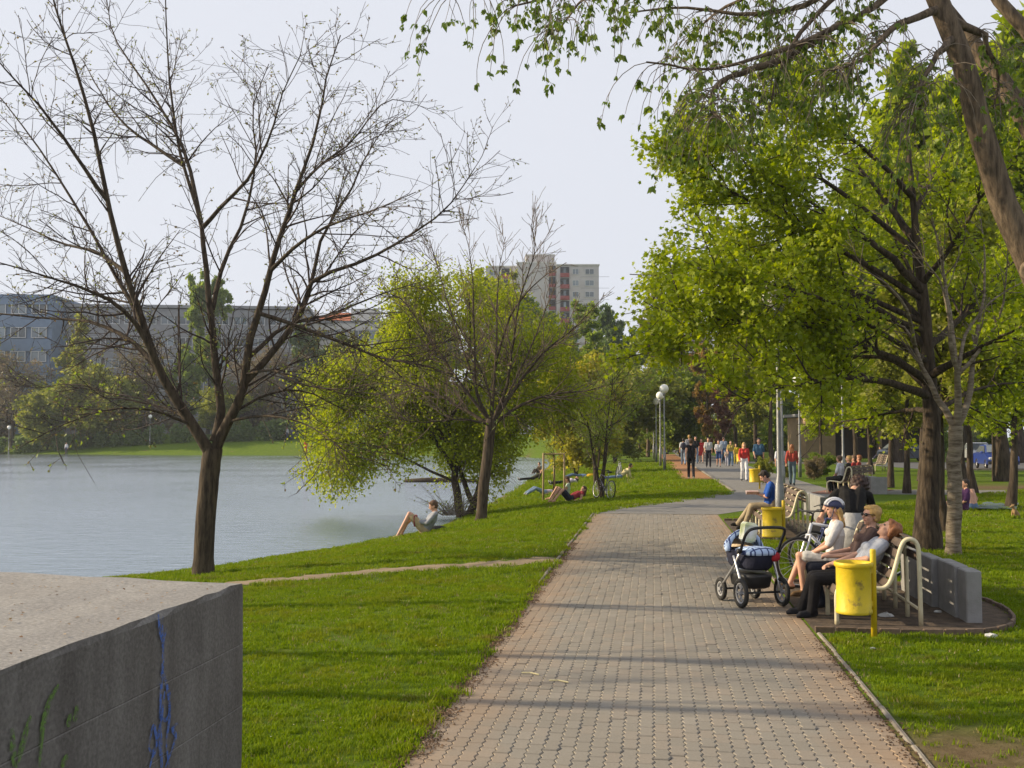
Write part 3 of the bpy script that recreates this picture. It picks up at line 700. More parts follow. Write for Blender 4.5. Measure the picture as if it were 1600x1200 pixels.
keep = C[:, 2] > WATER_Z + .25 + 2.2 * sstep(1.0, 2.4, C[:, 0] - b3.x) + rng.normal(0, .12, len(C)); C, Dv = C[keep], Dv[keep]
VB, FB = leaves(C, Dv, rng.uniform(.07, .13, len(C)), T_DIA, up=.3)
tree_obj('willow_tree', b3, [('trunk', V1, F1, M_bark_d, True), ('twigs', V2, F2, M_twig_p, False), ('crown', VB, FB, M_willow, False)], 'bright yellow green willow leaning over the lake edge')
# thicket of bare shoots at its foot
sh = []
for i in range(70):
    a = random.uniform(-2.9, .3); L_ = random.uniform(.5, 1.5); p0 = np.array([b3.x + random.uniform(-.5, .3), b3.y - 1.0 + random.uniform(-.4, .3), -.62]); d = np.array([math.cos(a) * .8, .3 * math.sin(a), random.uniform(.3, 1.1)])
    sh.append((np.array([p0 + unit(d) * L_ * k / 4 + np.array([0, 0, -.06 * k * k * .2]) for k in range(5)]), np.linspace(.011, .004, 5), 3))
V1, F1 = tubes(sh); C, Dv = leaf_at(sh, 5, .03, .2); VB, FB = leaves(C, Dv, rng.uniform(.04, .08, len(C)), T_DIA)
o = empty('shoots', (b3.x, b3.y - 1.0, -.6), 0, 'tangle of bare brown shoots at the foot of the willow', 'shrub')
bb = np.array(o.location); link('twigs', mesh_np('twigs', V1 - bb, F1, M_twig_p), o)['kind'] = 'stuff'; link('leaves', mesh_np('leaves', VB - bb, FB, M_olive), o)['kind'] = 'stuff'

# ---- maple over the benches
B5 = gt(1450, 858); d5 = B5.y
tk = limb([(1449, 868), (1450, 800), (1454, 720), (1455, 640), (1450, 560), (1444, 470), (1432, 380), (1425, 290), (1418, 215)], d5, d5 + .2, .235, .04, 18, 14, .03); tk[1][:2] *= 1.15
ML = [[(1452, 600), (1420, 575), (1360, 545), (1290, 520), (1210, 500), (1130, 500), (1060, 480)], [(1448, 540), (1400, 500), (1330, 460), (1250, 420), (1160, 390), (1070, 350)], [(1440, 450), (1390, 400), (1320, 350), (1240, 300), (1150, 260)],
      [(1452, 620), (1400, 600), (1330, 590), (1260, 600), (1190, 610), (1150, 640)], [(1432, 380), (1390, 320), (1340, 260), (1290, 210)], [(1455, 590), (1500, 560), (1560, 530), (1640, 490)], [(1450, 540), (1500, 500), (1560, 430), (1620, 380)],
      [(1440, 440), (1490, 380), (1540, 300), (1590, 250)], [(1428, 330), (1460, 270), (1490, 200)], [(1455, 640), (1420, 640), (1370, 650), (1320, 670)], [(1454, 650), (1500, 620), (1560, 600), (1630, 600)],
      [(1446, 500), (1380, 440), (1300, 380), (1210, 340), (1120, 300)], [(1450, 560), (1380, 520), (1290, 470), (1190, 440), (1090, 420)], [(1425, 300), (1370, 250), (1300, 200), (1220, 190)], [(1448, 520), (1420, 420), (1380, 330), (1370, 250)],
      [(1452, 605), (1390, 560), (1300, 560), (1220, 560), (1130, 560)],
      [(1440, 470), (1330, 400), (1200, 330), (1100, 275), (1055, 245)], [(1445, 500), (1320, 450), (1180, 420), (1070, 425), (1030, 440)], [(1432, 400), (1300, 290), (1190, 230), (1120, 225)], [(1448, 520), (1330, 480), (1200, 450), (1090, 520), (1045, 545)]]
MD = [(-.6, -1.6), (-.3, .8), (-.4, -1.0), (-.8, -2.6), (0, 2.0), (-.5, -2.2), (.5, 2.8), (-.2, -1.8), (.2, 1.6), (.8, 2.8), (.9, 2.4), (.6, 2.6), (-.9, -2.9), (-.6, -2.6), (.3, 3.2), (.6, 2.2), (0, -.6), (0, 1.4), (0, .9), (0, -.4)]
limbs = [limb(q, d5, d5 + e[1], .085 if i < 7 else .06, .010, 14, 7) for i, (q, e) in enumerate(zip(ML, MD))]
snap(limbs, [tk], .9); sec = kids(limbs, 3.2, (.25, 1), (25, 62), (.8, 2.0), 6, .5, .04, .12, 4, .009, rmax=.03)
ter = kids(sec + limbs, 6.0, (.3, 1), (25, 65), (.35, .95), 4, .6, .05, .14, 3, .006, rmax=.012)
V1, F1 = tubes([tk] + limbs); V2, F2 = tubes(sec + ter)
C, Dv = leaf_at(ter, 50.0, .125, .55, u0=.2)
fade = (C[:, 0] - B5.x) / 3.0                                  # the side towards the woods is thinner
keep = rng.random(len(C)) < np.where(fade > -.6, .55, 1.0)
GL = np.array(gnd(1219, 845)); GL[2] = 4.72; to_cam = unit(np.array([0, 0, H]) - GL); al = np.clip((C - GL) @ to_cam, 0, 4.0); keep &= (np.linalg.norm(C - GL - al[:, None] * to_cam, axis=1) > .30) | (rng.random(len(C)) < .25)   # twigs trimmed away round the lamp globe
keep &= C[:, 2] > 1.85 + .29 * np.maximum(0, np.hypot(C[:, 0] - B5.x, C[:, 1] - B5.y) - 1.4) + rng.normal(0, .10, len(C))   # browse line, higher towards the tips
C, Dv = C[keep], Dv[keep]
VB, FB = leaves(C, Dv, rng.uniform(.048, .098, len(C)), T_MAPLE, up=.55)
tree_obj('maple_tree', B5, [('trunk', V1, F1, M_bark_d, True), ('branches', V2, F2, M_twig, False), ('crown', VB, FB, M_maple, False)], 'large maple with thick dark trunk and bright fresh leaves over the benches')

# ---- slim tree with banded grey bark in front of the maple
B6 = gt(1490, 866); d6 = B6.y
tk = limb([(1489, 875), (1491, 800), (1492, 720), (1494, 665)], d6, d6, .125, .115, 10, 10); tk[1][:1] *= 1.25
L6 = [[(1494, 670), (1470, 630), (1440, 570), (1425, 530), (1412, 510), (1385, 500)], [(1495, 665), (1498, 600), (1490, 560), (1480, 480), (1462, 430), (1430, 395)], [(1496, 665), (1515, 620), (1520, 560), (1535, 470), (1538, 390), (1530, 330)],
      [(1497, 565), (1530, 545), (1560, 500), (1572, 440), (1575, 380)], [(1491, 570), (1482, 480), (1470, 400), (1455, 330), (1452, 250)], [(1425, 530), (1415, 480), (1380, 440), (1340, 420)], [(1495, 560), (1510, 520), (1550, 470), (1600, 440)]]
limbs = [limb(q, d6, d6 + (-1.2 if i % 2 else .9), .07 if i < 3 else .04, .008, 14, 7) for i, q in enumerate(L6)]
snap(limbs[3:], limbs[:3], .9); sec = kids(limbs, 2.2, (.25, 1), (25, 55), (.5, 1.5), 6, .5, .08, .10, 4, .006, rmax=.02); ter = kids(sec + limbs, 3.0, (.2, 1), (25, 55), (.2, .6), 4, .6, .05, .12, 3, .0045, rmax=.008)
V1, F1 = tubes([tk] + limbs); V2, F2 = tubes(sec + ter); C, Dv = leaf_at(ter, 1.1, .02, .3); VB, FB = leaves(C, Dv, rng.uniform(.03, .07, len(C)), T_DIA)
tree_obj('young_tree', B6, [('trunk', V1, F1, M_bark_b, True), ('branches', V2, F2, M_twig_p, False), ('crown', VB, FB, M_olive, False)], 'slim tree with banded pale bark standing behind the concrete slabs')

# ---- overhanging tree top right: leaning trunks and drooping leafy twigs
d4 = 12.2
tks = [limb([(1960, 1002), (1860, 850), (1735, 650), (1650, 490), (1600, 390), (1560, 300), (1528, 190), (1505, 100), (1470, 10), (1440, -80), (1420, -190)], d4 + .2, d4, .215, .11, 24, 14, .04),
       limb([(1800, 760), (1740, 520), (1680, 330), (1620, 220), (1560, 120), (1505, 50), (1450, -20), (1380, -100)], d4 + .3, d4 + 1.6, .155, .088, 20, 12, .05),
       limb([(1780, 700), (1740, 400), (1680, 180), (1620, 70), (1560, 0), (1520, -80)], d4 + .3, d4 + .8, .13, .07, 16, 10, .05)]
tks[0][1][:4] *= 1.2
BL = [[(1440, -80), (1380, 0), (1290, 50), (1200, 85), (1100, 108), (1010, 97)], [(1430, -130), (1330, -40), (1250, 10), (1160, 22), (1060, 12), (980, 20)], [(1420, -190), (1300, -170), (1150, -120), (1000, -60), (900, -20), (800, 10)], [(1420, -190), (1260, -230), (1050, -190), (880, -110), (760, -40), (700, -10)],
      [(1290, 55), (1200, 100), (1130, 125), (1108, 165), (1130, 190)], [(1380, -100), (1300, -60), (1200, -20), (1120, 20), (1080, 60)], [(1470, 10), (1400, 40), (1350, 90), (1300, 110)], [(1400, -200), (1200, -220), (1000, -140), (860, -60)], [(1380, -100), (1200, -110), (1040, -70), (930, -20), (870, 50)],
      [(1505, 60), (1470, 80), (1440, 130), (1430, 190)], [(1560, 0), (1540, 60), (1560, 120), (1550, 180)], [(1440, -60), (1350, -40), (1260, 40), (1220, 110), (1200, 180)]]
BD = [-1, 1.2, -1.6, -.4, -1.2, 1.8, -1.2, 1.0, .2, -1.0, .5, -.3]
limbs = [limb(q, d4, d4 + e, .06, .010, 14, 6) for q, e in zip(BL, BD)]
snap(limbs, tks, .9); strands = []
for P, r, _ in limbs:
    for i in range(58):
        x = random.uniform(.22, 1) * 13; j = min(int(x), 12); p = P[j] + (P[j + 1] - P[j]) * (x - j)
        d = unit(np.array([random.uniform(-.9, .5), random.uniform(-.6, .6), random.uniform(-.1, .5)])); L_ = random.uniform(.35, 1.15); n = 8; pts = [p]
        for k in range(n - 1): d = unit(d + np.array([0, 0, -.42]) + rng.normal(size=3) * .12); p = p + d * L_ / (n - 1); pts.append(p)
        strands.append((np.array(pts), np.linspace(.0065, .003, n), 3))
sub = kids(strands, 1.4, (.2, .95), (25, 60), (.12, .4), 5, .8, -.22, .12, 3, .003, rmax=.004)
V1, F1 = tubes(tks + limbs); V2, F2 = tubes(strands + sub)
C, Dv, Sz = [], [], []
for P, r, _ in strands + sub:
    for k in range(random.randint(1, 2)):                     # bunches of 4-7 drooping leaves
        x = 1.0 if k == 0 else random.uniform(.4, .9); j = min(int(x * (len(P) - 1)), len(P) - 2); p = P[j] + (P[j + 1] - P[j]) * (x * (len(P) - 1) - j); s0 = random.uniform(.045, .095)
        for q in range(random.randint(3, 7)):
            a = random.uniform(0, 6.28); C.append(p + rng.normal(size=3) * .012); Dv.append((math.cos(a) * .55, math.sin(a) * .55, -random.uniform(.35, 1.2))); Sz.append(s0 * random.uniform(.7, 1.25))
C, Dv, Sz = np.array(C), np.array(Dv), np.array(Sz)
uu, vv = C[:, 0] / C[:, 1] * F + 800, 680 - (C[:, 2] - H) / C[:, 1] * F
see = (uu > 660) & (uu < 1440) & (vv > 5) & (vv < 260)
big = np.argsort(np.where(see, -Sz / C[:, 1], 0))[:300]; rest_ = np.setdiff1d(np.arange(len(C)), big)
VB, FB = leaves(C[rest_], Dv[rest_], Sz[rest_], T_OVAL, up=.5)
b4 = Vector((tks[0][0][0][0], tks[0][0][0][1], 0))
tree_obj('overhanging_tree', b4, [('trunk', V1, F1, M_bark_g, True), ('twigs', V2, F2, M_twig_p, False), ('crown', VB, FB, M_hang, False)], 'leaning grey trunks with drooping leafy twigs hanging across the top of the view')
ht = [o for o in COL.objects if o.name.startswith('overhanging_tree')][0]
lm = mesh_np('leaf', T_OVAL[0], T_OVAL[1], M_hang)
for i in big:                                                # the 300 leaves that show largest
    d_ = Vector(Dv[i]).normalized(); n_ = Vector((random.uniform(-.5, .5), random.uniform(-.5, .5), .6)); n_ = (n_ - d_ * n_.dot(d_)).normalized(); x_ = d_.cross(n_)
    o = link('leaf', lm, ht); o.matrix_local = Matrix.Translation(Vector(C[i]) - b4) @ Matrix((x_, d_, n_)).transposed().to_4x4() @ Matrix.Scale(Sz[i], 4)
# sawn-off limb stub
p = at(1607, 425, d4 - .10)
sb = MB().lathe([(.12, -.14), (.10, -.02), (.085, .0), (.07, -.004), (.001, -.006)], 14, (0, 0, 0), (-.55, -.75, -.3)).obj('cut_stub', mat('sawn_wood', (.30, .22, .14), .9, (.16, .11, .07), 12), [o for o in COL.objects if o.name.startswith('overhanging_tree')][0], True)
sb.location = p - b4

# ---- trees standing left of the view, they throw the long shadows across the path
for i, (x, y, h_) in enumerate([(-10.2, 9.5, 13.0), (-9.8, 11.0, 12.0), (-9.6, 14.0, 13.0)]):
    parts, Ht = P_bare; o = empty('budding_tree', (x, y, tz(x, y)), i * 2.1, ['bare tree on the bank nearest the block, left of the view', 'middle bare tree on the bank left of the view', 'farthest bare tree on the bank left of the view'][i], 'tree'); o.scale = (.75, .75, h_ / Ht)
    for pn, me in parts[:2]:
        c = link(pn, me, o)
        if pn != 'trunk': c['kind'] = 'stuff'

# ---- trees right of the path
OR = 'trees of the grove behind the benches'
def grow(pr, px, base, top, label, w=1.0, lf=None, g=OR): return plant(pr, px, base, top, None, label, 'grove_tree', g, w, lf=lf)
grow(P_young2, 1477, 832, 330, 'thin tree right behind the pale banded trunk', .9, M_olive)
grow(P_young, 1417, 771, 480, 'grove tree with slim trunk just left of the maple trunk', 1.1)
grow(P_young2, 1391, 762, 510, 'grove tree whose trunk rises right of the far grey slab', 1.1, M_maple)
grow(P_young, 1579, 794, 420, 'slim grove tree at the right edge, in front of the blue car', 1.1, M_maple)
grow(P_young2, 1522, 771, 450, 'grove tree with a thin trunk left of the blue car', 1.0)
grow(P_young, 1362, 741, 540, 'small grove tree behind the far concrete slab', 1.1)
grow(P_young2, 1338, 736, 520, 'grove tree directly behind the crowded bench', 1.1, M_olive)
grow(P_young, 1281, 742, 560, 'slender grove tree between the hedges and the crowded bench', .9, M_maple)
grow(P_young2, 1440, 752, 470, 'grove tree hidden half behind the maple trunk', 1.1)
grow(P_young2, 1506, 752, 470, 'pale grove tree beside the parked grey car', 1.0, M_olive)
grow(P_broad2, 1207, 722, 470, 'tall tree with a pale trunk behind the strolling couple', .9)
grow(P_broad, 1182, 718, 480, 'tall tree with a dark trunk behind the strolling couple', .8, M_olive)
grow(P_broad, 1255, 715, 420, 'tall leafy tree behind the clipped hedges', .9)
grow(P_broad2, 1310, 713, 380, 'high olive tree over the low brick building', 1.0)
BG = 'far trees closing the view'
def far(pr, px, top, D, label, w=1.0, lf=None, name='far_tree', g=BG, base=None): return plant(pr, px, base, top, D, label, name, g, w, lf=lf)
far(P_broad, 1565, 130, 46, 'tall leafy tree behind the leaning trunks at the upper right', 1.0, M_maple)
far(P_broad2, 1450, 190, 52, 'tall olive tree behind the top of the maple', 1.0, M_maple)
far(P_broad, 1400, 300, 78, 'far leafy tree rising behind the maple trunk', 1.1)
far(P_broad2, 1500, 260, 84, 'far olive tree rising behind the slim banded trunk', 1.1)
far(P_broad, 1590, 300, 76, 'far leafy tree at the right edge beyond the road', 1.1, M_olive)
far(P_broad2, 1680, 280, 80, 'far tree beyond the road just outside the right edge', 1.1)
far(P_broad, 1345, 400, 100, 'far tree filling the gap left of the maple trunk', 1.1, M_olive)
far(P_airy, 1040, 455, 112, 'tall airy tree with grey twigs right of the lamp row', 1.1, M_brown)
far(P_birch, 1012, 476, 100, 'tall green birch left of the lamp row', 1.0)
far(P_birch, 985, 540, 118, 'lower green birch beside the tall one', 1.2, M_olive)
far(P_broad, 958, 512, 150, 'dark bluish tree between the tower and the birch', .7, M_dgreen)
far(P_airy, 922, 484, 105, 'slim green tree in front of the right end of the tower', 1.35, M_green)
far(P_bare, 1075, 500, 120, 'bare brownish tree above the walkers', 1.2)
far(P_broad2, 1105, 560, 92, 'orange brown budding tree above the walkers', .8, M_orange)
far(P_bush, 1062, 598, 96, 'green shrubby tree right of the globe lamps', 1.0, M_green)
far(P_broad2, 1130, 600, 84, 'dark red leaved tree behind the walkers', .9, M_red)
far(P_broad2, 1085, 630, 108, 'second red leaved tree farther back over the walk', .9, M_red)
far(P_broad, 1150, 520, 108, 'olive tree above the strolling couple', 1.0, M_olive)
far(P_bush, 900, 600, 62, 'yellow blossoming shrub beside the staked saplings', 1.1, M_yellow)
far(P_airy, 880, 545, 92, 'light green tree right of the leafless bank tree', 1.2, M_willow)
far(P_bush, 960, 600, 84, 'olive shrub behind the tree with the bicycle', 1.4, M_olive)
far(P_broad2, 1000, 620, 125, 'low green tree at the end of the lawn', 1.1)
far(P_broad, 1060, 560, 150, 'round green tree at the far end of the walk', 1.2)
far(P_broad2, 930, 560, 135, 'grey green tree beyond the lawn under the tower', 1.2)
far(P_broad, 840, 498, 175, 'green tree below the tower, behind the leafless crown', 1.2)
far(P_broad2, 765, 462, 180, 'olive tree below the left wing of the tower', 1.2)
far(P_broad, 690, 520, 178, 'green tree on the far bank behind the willow', 1.2, M_olive)
LK = 'trees and shrubs on the far bank of the lake'
def lake(pr, px, top, D, label, w=1.0, lf=None): return plant(pr, px, None, top, D, label, 'far_bank_tree', LK, w, lf=lf)
lake(P_bare, 20, 575, 160, 'brown bare shrubby tree at the left edge across the lake', 1.3)
lake(P_bush, 75, 622, 157, 'low green shrub across the lake under the blue building', 1.3, M_olive)
lake(P_airy, 128, 500, 164, 'tall olive tree at the corner of the blue building', 1.2)
lake(P_bush, 165, 600, 158, 'olive shrub across the lake left of the forked trunk', 1.6, M_olive)
lake(P_bare, 225, 560, 162, 'bare brown tree across the lake behind the left stem', 1.4)
lake(P_broad2, 325, 462, 166, 'tall bright green tree across the lake behind the middle stem', .7, M_green)
lake(P_broad, 290, 560, 160, 'green tree across the lake inside the fork', .9)
lake(P_bare, 395, 575, 160, 'brown bare tree across the lake right of the forked trunk', 1.5)
lake(P_bare, 445, 565, 163, 'second brown bare tree across the lake, further right', 1.4)
lake(P_broad, 480, 535, 166, 'dark green tree across the lake beside the willow', .9, M_dgreen)
lake(P_broad2, 545, 540, 170, 'olive tree across the lake partly behind the willow', 1.0)
lake(P_bush, 350, 625, 156, 'low shrub across the lake between the stems', 1.6, M_olive)
lake(P_broad2, -40, 540, 165, 'olive tree across the lake outside the left edge', 1.2)
lake(P_broad2, 610, 520, 175, 'olive tree across the lake behind the willow crown', 1.2)
# tree by the leaning bicycle: three thin stems
P_multi = proto('multi', 6.0, 2.6, 1.8, 21, M_bud_g, M_bark_d, 4500, .08, trunk_r=.11, multi=3, dens=(3.5, 3, 3.5), twigm=M_twig_p)
plant(P_multi, 941, 779, 555, None, 'thin many stemmed tree with the bicycle leaning on it', 'budding_tree', rz=.4)
plant(P_multi, 930, 757, 590, None, 'smaller budding tree behind the one with the bicycle', 'budding_tree', rz=2.0)
plant(P_sap, 864, 781, 640, None, 'thin sapling tied between three wooden stakes', 'sapling')
plant(P_sap, 893, 737, 640, None, 'staked sapling farther along the bank', 'sapling')
# hedges
for px, by, tp, w, lb, m_ in [(1192, 757, 724, .85, 'clipped green hedge bush behind the strolling couple', M_olive), (1272, 750, 722, 1.3, 'wide brownish hedge bush right of the second couple', M_brown), (1283, 745, 716, 1.6, 'long green hedge bush behind the brownish one', M_green), (1048, 706, 694, 1.5, 'dark round bush at the bend of the walk', M_dgreen), (1231, 748, 728, 1.1, 'small hedge bush between the two couples', M_olive)]:
    plant(P_bush, px, by, tp, None, lb, 'hedge_bush', 'hedge bushes beside the walk', w, lf=m_, cat='shrub')

# ---------------------------------------------------------------- buildings
M_glass = mat('window_glass', (.10, .12, .14), .15, (.16, .185, .20), .6, spec=.7, island=.65)
M_wframe = mat('window_frame_white', (.62, .62, .62), .6)
M_conc_g = mat('grey_panel', (.29, .29, .30), .9, (.24, .24, .25), 1.5, .2, 8)
M_conc_b = mat('blue_cladding', (.17, .225, .31), .8, (.145, .195, .275), 1.5)
M_conc_w = mat('white_render', (.62, .60, .56), .9, (.52, .50, .47), 1.2)
M_tower = mat('tower_panel', (.50, .47, .45), .9, (.42, .39, .38), .5)
M_redpan = mat('red_balcony', (.30, .07, .06), .8, (.24, .055, .05), 2)
M_rooft = mat('orange_tiles', (.42, .13, .055), .85, (.33, .10, .045), 1.5, stretch=(1, 1, 6))
M_dark = mat('dark_recess', (.05, .045, .045), .9)
_win = {}
def window(parent, x, z, w, h, y=0.0):
    """a window at (x, y, z) of the parent's front (-Y): frame with a mullion, pane as its sub-part"""
    k = (round(w, 2), round(h, 2))
    if k not in _win:
        m = MB(); t = .10
        m.box((0, -.03, h / 2 - t / 2), (w, .12, t)).box((0, -.03, -h / 2 + t / 2), (w, .14, t)).box((-w / 2 + t / 2, -.03, 0), (t, .12, h - 2 * t)).box((w / 2 - t / 2, -.03, 0), (t, .12, h - 2 * t)).box((0, -.03, 0), (t, .11, h - 2 * t))
        g = MB().quad((-w / 2 + .05, .01, -h / 2 + .05), (w / 2 - .05, .01, -h / 2 + .05), (w / 2 - .05, .01, h / 2 - .05), (-w / 2 + .05, .01, h / 2 - .05))
        _win[k] = (m.mesh('window', M_wframe), g.mesh('pane', M_glass))
    f = link('window', _win[k][0], parent, (x, y, z)); link('pane', _win[k][1], f)
    return f
def facade_block(root, x0, x1, z0, z1, depth, m, storeys, y=0.0, band=.58, name='wall'):
    """storey bands standing proud of recessed window strips"""
    W_ = x1 - x0; sh = (z1 - z0) / storeys; b = MB()
    b.box(((x0 + x1) / 2, y + depth / 2 + .15, (z0 + z1) / 2), (W_ - .02, depth - .3, z1 - z0 - .02))
    for k in range(storeys + 1):
        h_ = sh * band if 0 < k < storeys else sh * band * .6
        zc = z0 + k * sh + (h_ / 2 if k == 0 else (-h_ / 2 if k == storeys else 0))
        b.box(((x0 + x1) / 2, y + .08, zc), (W_, .3, h_))
    return b.obj(name, m, root)
# long grey block behind the far bank
D_, a_ = 184.0, .10
gb = empty('office_building', ((70 - 800) / F * 178, 178, 1.0), a_, 'long grey office block across the lake, behind the budding tree', 'building')
facade_block(gb, 0, 43.6, 0, 22.6, 13, M_conc_g, 6)
MB().box((21.8, 6.6, 23.0), (44.2, 14, .5)).obj('roof', M_conc_g, gb)
for r in range(1, 6):
    for c in range(14):
        window(gb, 1.7 + c * 3.04, (r + .5) * 22.6 / 6, 2.3, 1.55, .05)
bb_ = empty('blue_building', ((-90 - 800) / F * 172, 172, 1.0), .02, 'blue clad building at the left edge across the lake', 'building')
facade_block(bb_, 0, 17.3, 0, 23.6, 12, M_conc_b, 6, band=.5)
MB().box((8.6, 6, 23.8), (17.8, 12.4, .5)).obj('roof', M_conc_b, bb_)
for r in range(1, 6):
    for c in range(5): window(bb_, 1.9 + c * 3.35, (r + .5) * 23.6 / 6 + .1, 2.5, 1.75, .05)
an = empty('annex_building', ((488 - 800) / F * 192, 192, 1.0), .05, 'low pale grey annex right of the grey office block', 'building')
facade_block(an, 0, 20, 0, 21.5, 10, M_conc_w, 5, band=.5)
MB().box((10, 5, 21.7), (20.4, 10.4, .4)).obj('roof', M_conc_g, an)
for r in range(1, 5):
    for c in range(6): window(an, 1.8 + c * 3.2, (r + .5) * 4.3, 2.4, 1.7, .05)
MB().box((9.2, 4, 23.0), (5.0, 5, 2.6)).obj('roof_house', M_conc_w, an)
hs_ = empty('tiled_house', ((488 - 800) / F * 215, 215, 2.0), 0, 'orange tiled roof showing above the pale annex', 'building')
MB().box((3.6, 4, 11.5), (7.2, 8, 23)).obj('wall', M_conc_w, hs_)
rf = MB(); rf.add([(-.4, -.5, 23), (7.6, -.5, 23), (7.6, 8.5, 23), (-.4, 8.5, 23), (2.6, 3.6, 25.4), (7.2, 3.6, 25.4)], [(0, 1, 5, 4), (2, 3, 4, 5), (1, 2, 5), (3, 0, 4), (0, 3, 2, 1)]); rf = rf.obj('roof', M_rooft, hs_)
MB().box((.6, .6, 24.2), (.9, .9, 2.4)).obj('chimney', M_conc_w, rf)
# residential tower
DT = 280.0; kx = DT / F
tw = empty('tower_block', ((870 - 800) / F * DT, DT, 0), 0, 'pale high rise tower with red balconies above the trees', 'building')
def topz(row): return 2 + (680 - row) * kx * 1.0
zt = topz(413); sh = 3.05
def tbox(x0, x1, y0, y1, z1, name='wall'): return MB().box(((x0 + x1) / 2 * 1.0, (y0 + y1) / 2, z1 / 2), (x1 - x0, y1 - y0, z1)).obj(name, M_tower, tw)
W1 = 67 * kx
right = tbox(0, W1 - .05, .25, 14, zt); MB().box((W1 / 2, 7.1, zt + .15), (W1 + .3, 14.3, .35)).obj('roof', M_conc_w, tw)
for k in range(11):
    zc = zt - (k + .55) * sh
    window(tw, 30 * kx, zc, 1.7, 1.5, .18); window(tw, 52 * kx, zc, 2.4, 1.5, .18)
    MB().box((13 * kx, .18, zc + .3), (14 * kx, .10, 1.9)).obj('balcony_recess', M_dark, tw)
    bl = MB().box((13 * kx, -.42, zc - .95), (14.5 * kx, .10, 1.0)).box((13 * kx, -.1, zc - 1.48), (14.5 * kx, .7, .12)).obj('balcony', M_redpan, tw)
    MB().box((13 * kx, .10, zc + .2), (4 * kx, .05, 1.5)).obj('balcony_door', M_glass, tw)
    MB().box((33 * kx + 16.5 * kx / 2 + 3.3, .235, zt - (k + 1) * sh), (W1 - 3.8, .05, .07)).obj('panel_joint', M_conc_g, tw)
mid = tbox(-62 * kx, -.02, 1.6, 16, topz(408)); MB().box((-31 * kx, 8.8, topz(408) + .15), (62.5 * kx, 14.6, .35)).obj('roof', M_conc_w, tw)
pent = MB().box((-25 * kx, 8, topz(400)), (46 * kx, 8, topz(393) - topz(408))).obj('roof_house', M_tower, tw)
MB().box((-25 * kx, 8, topz(392.5)), (47.5 * kx, 8.4, .3)).obj('roof', M_conc_w, tw)
for k in range(11):
    zc = topz(408) - (k + .6) * sh
    MB().box((-6.5 * kx, 1.52, zc), (10.5 * kx, .14, 2.2)).obj('stair_recess', M_dark, tw)
    MB().box((-6.5 * kx, 1.35, zc - 1.2), (10.8 * kx, .2, .9)).obj('stair_parapet', M_redpan, tw)
left = tbox(-112 * kx, -62 * kx - .02, 5.0, 18, topz(411)); MB().box((-87 * kx, 11.5, topz(411) + .15), (50.5 * kx, 13.4, .35)).obj('roof', M_conc_w, tw)
for k in range(11):
    zc = topz(411) - (k + .55) * sh
    window(tw, -100 * kx, zc, 2.2, 1.5, 4.92)
    MB().box((-80 * kx, 4.93, zc + .3), (12 * kx, .10, 1.9)).obj('balcony_recess', M_dark, tw)
    MB().box((-80 * kx, 4.3, zc - .95), (12.5 * kx, .10, 1.0)).box((-80 * kx, 4.6, zc - 1.48), (12.5 * kx, .7, .12)).obj('balcony', M_redpan, tw)
# low brick building behind the hedges
M_tan = mat('tan_brick', (.36, .26, .16), .9, (.28, .195, .115), 3)
lb = empty('low_building', ((1258 - 800) / F * 92, 92, 0), 0, 'low tan brick building with dark openings behind the hedges', 'building')
MB().box((1.3, 3, 1.8), (2.6, 6, 3.6)).box((7.3, 3.2, 3.1), (9.4, 5.6, 1.0)).obj('wall', M_tan, lb); MB().box((6, 3, 3.75), (12.6, 6.8, .25)).obj('roof', M_conc_g, lb)
for i in range(2): MB().box((4.6 + i * 4.2, 1.2, 1.3), (3.7, .12, 2.6)).obj('dark_door', mat('dark_brown_door', (.045, .03, .025), .8), lb); MB().box((2.72 + i * 4.2 + 4.0, .9, 1.3), (.3, .5, 2.6)).obj('pillar', M_tan, lb)

# dense far woods and hedgerows, each a mass of leaves nobody could count
def wood(name, pts, hgt, deep, n, size, m, label, seed):
    R = np.random.default_rng(seed); P = np.array(pts, float); seg = np.linalg.norm(np.diff(P, axis=0), axis=1); cum = np.concatenate([[0], np.cumsum(seg)])
    def along(L_): i = np.clip(np.searchsorted(cum, L_) - 1, 0, len(P) - 2); f = (L_ - cum[i]) / seg[i]; return P[i] + (P[i + 1] - P[i]) * f[:, None]
    nc = max(6, int(cum[-1] / (hgt * .45))); cl = along(R.uniform(0, cum[-1], nc)); ch = hgt * R.uniform(.55, 1.0, nc); cr = hgt * R.uniform(.28, .45, nc)
    k = R.integers(0, nc, n); a = R.uniform(0, 6.28, n); w = R.uniform(0, 1, n) ** .5; zf = R.uniform(0, 1, n) ** .8
    prof = np.sqrt(np.clip(1 - (zf * 1.9 - .9) ** 2 * .95, .05, 1)); x = cl[k, 0] + np.cos(a) * cr[k] * w * prof; y = cl[k, 1] + np.sin(a) * cr[k] * w * prof * deep
    z = terrain(x, y) + zf * ch[k]; C = np.stack([x, y, z], -1) + R.normal(size=(n, 3)) * size * .4
    V, Fc = leaves(C, R.normal(size=(n, 3)), R.uniform(.6, 1.3, n) * size, T_DIA, R, .3)
    return tag(link(name, mesh_np(name, V, Fc, m)), label, kind='stuff')
wood('far_hedge', [(-90, 158), (-40, 153), (-8, 152)], 2.6, .8, 22000, .42, M_dgreen, 'dark hedge along the far bank of the lake', 31)
wood('far_thicket', [(-95, 166), (-50, 162), (-20, 160), (0, 160)], 7.0, .8, 26000, .55, M_brown, 'brownish thicket of twigs behind the far bank', 32)
wood('far_wood', [(-12, 190), (20, 165), (38, 175), (90, 190)], 10.0, 1.0, 40000, .7, M_olive, 'distant olive wood closing the view beyond the lawn', 33)
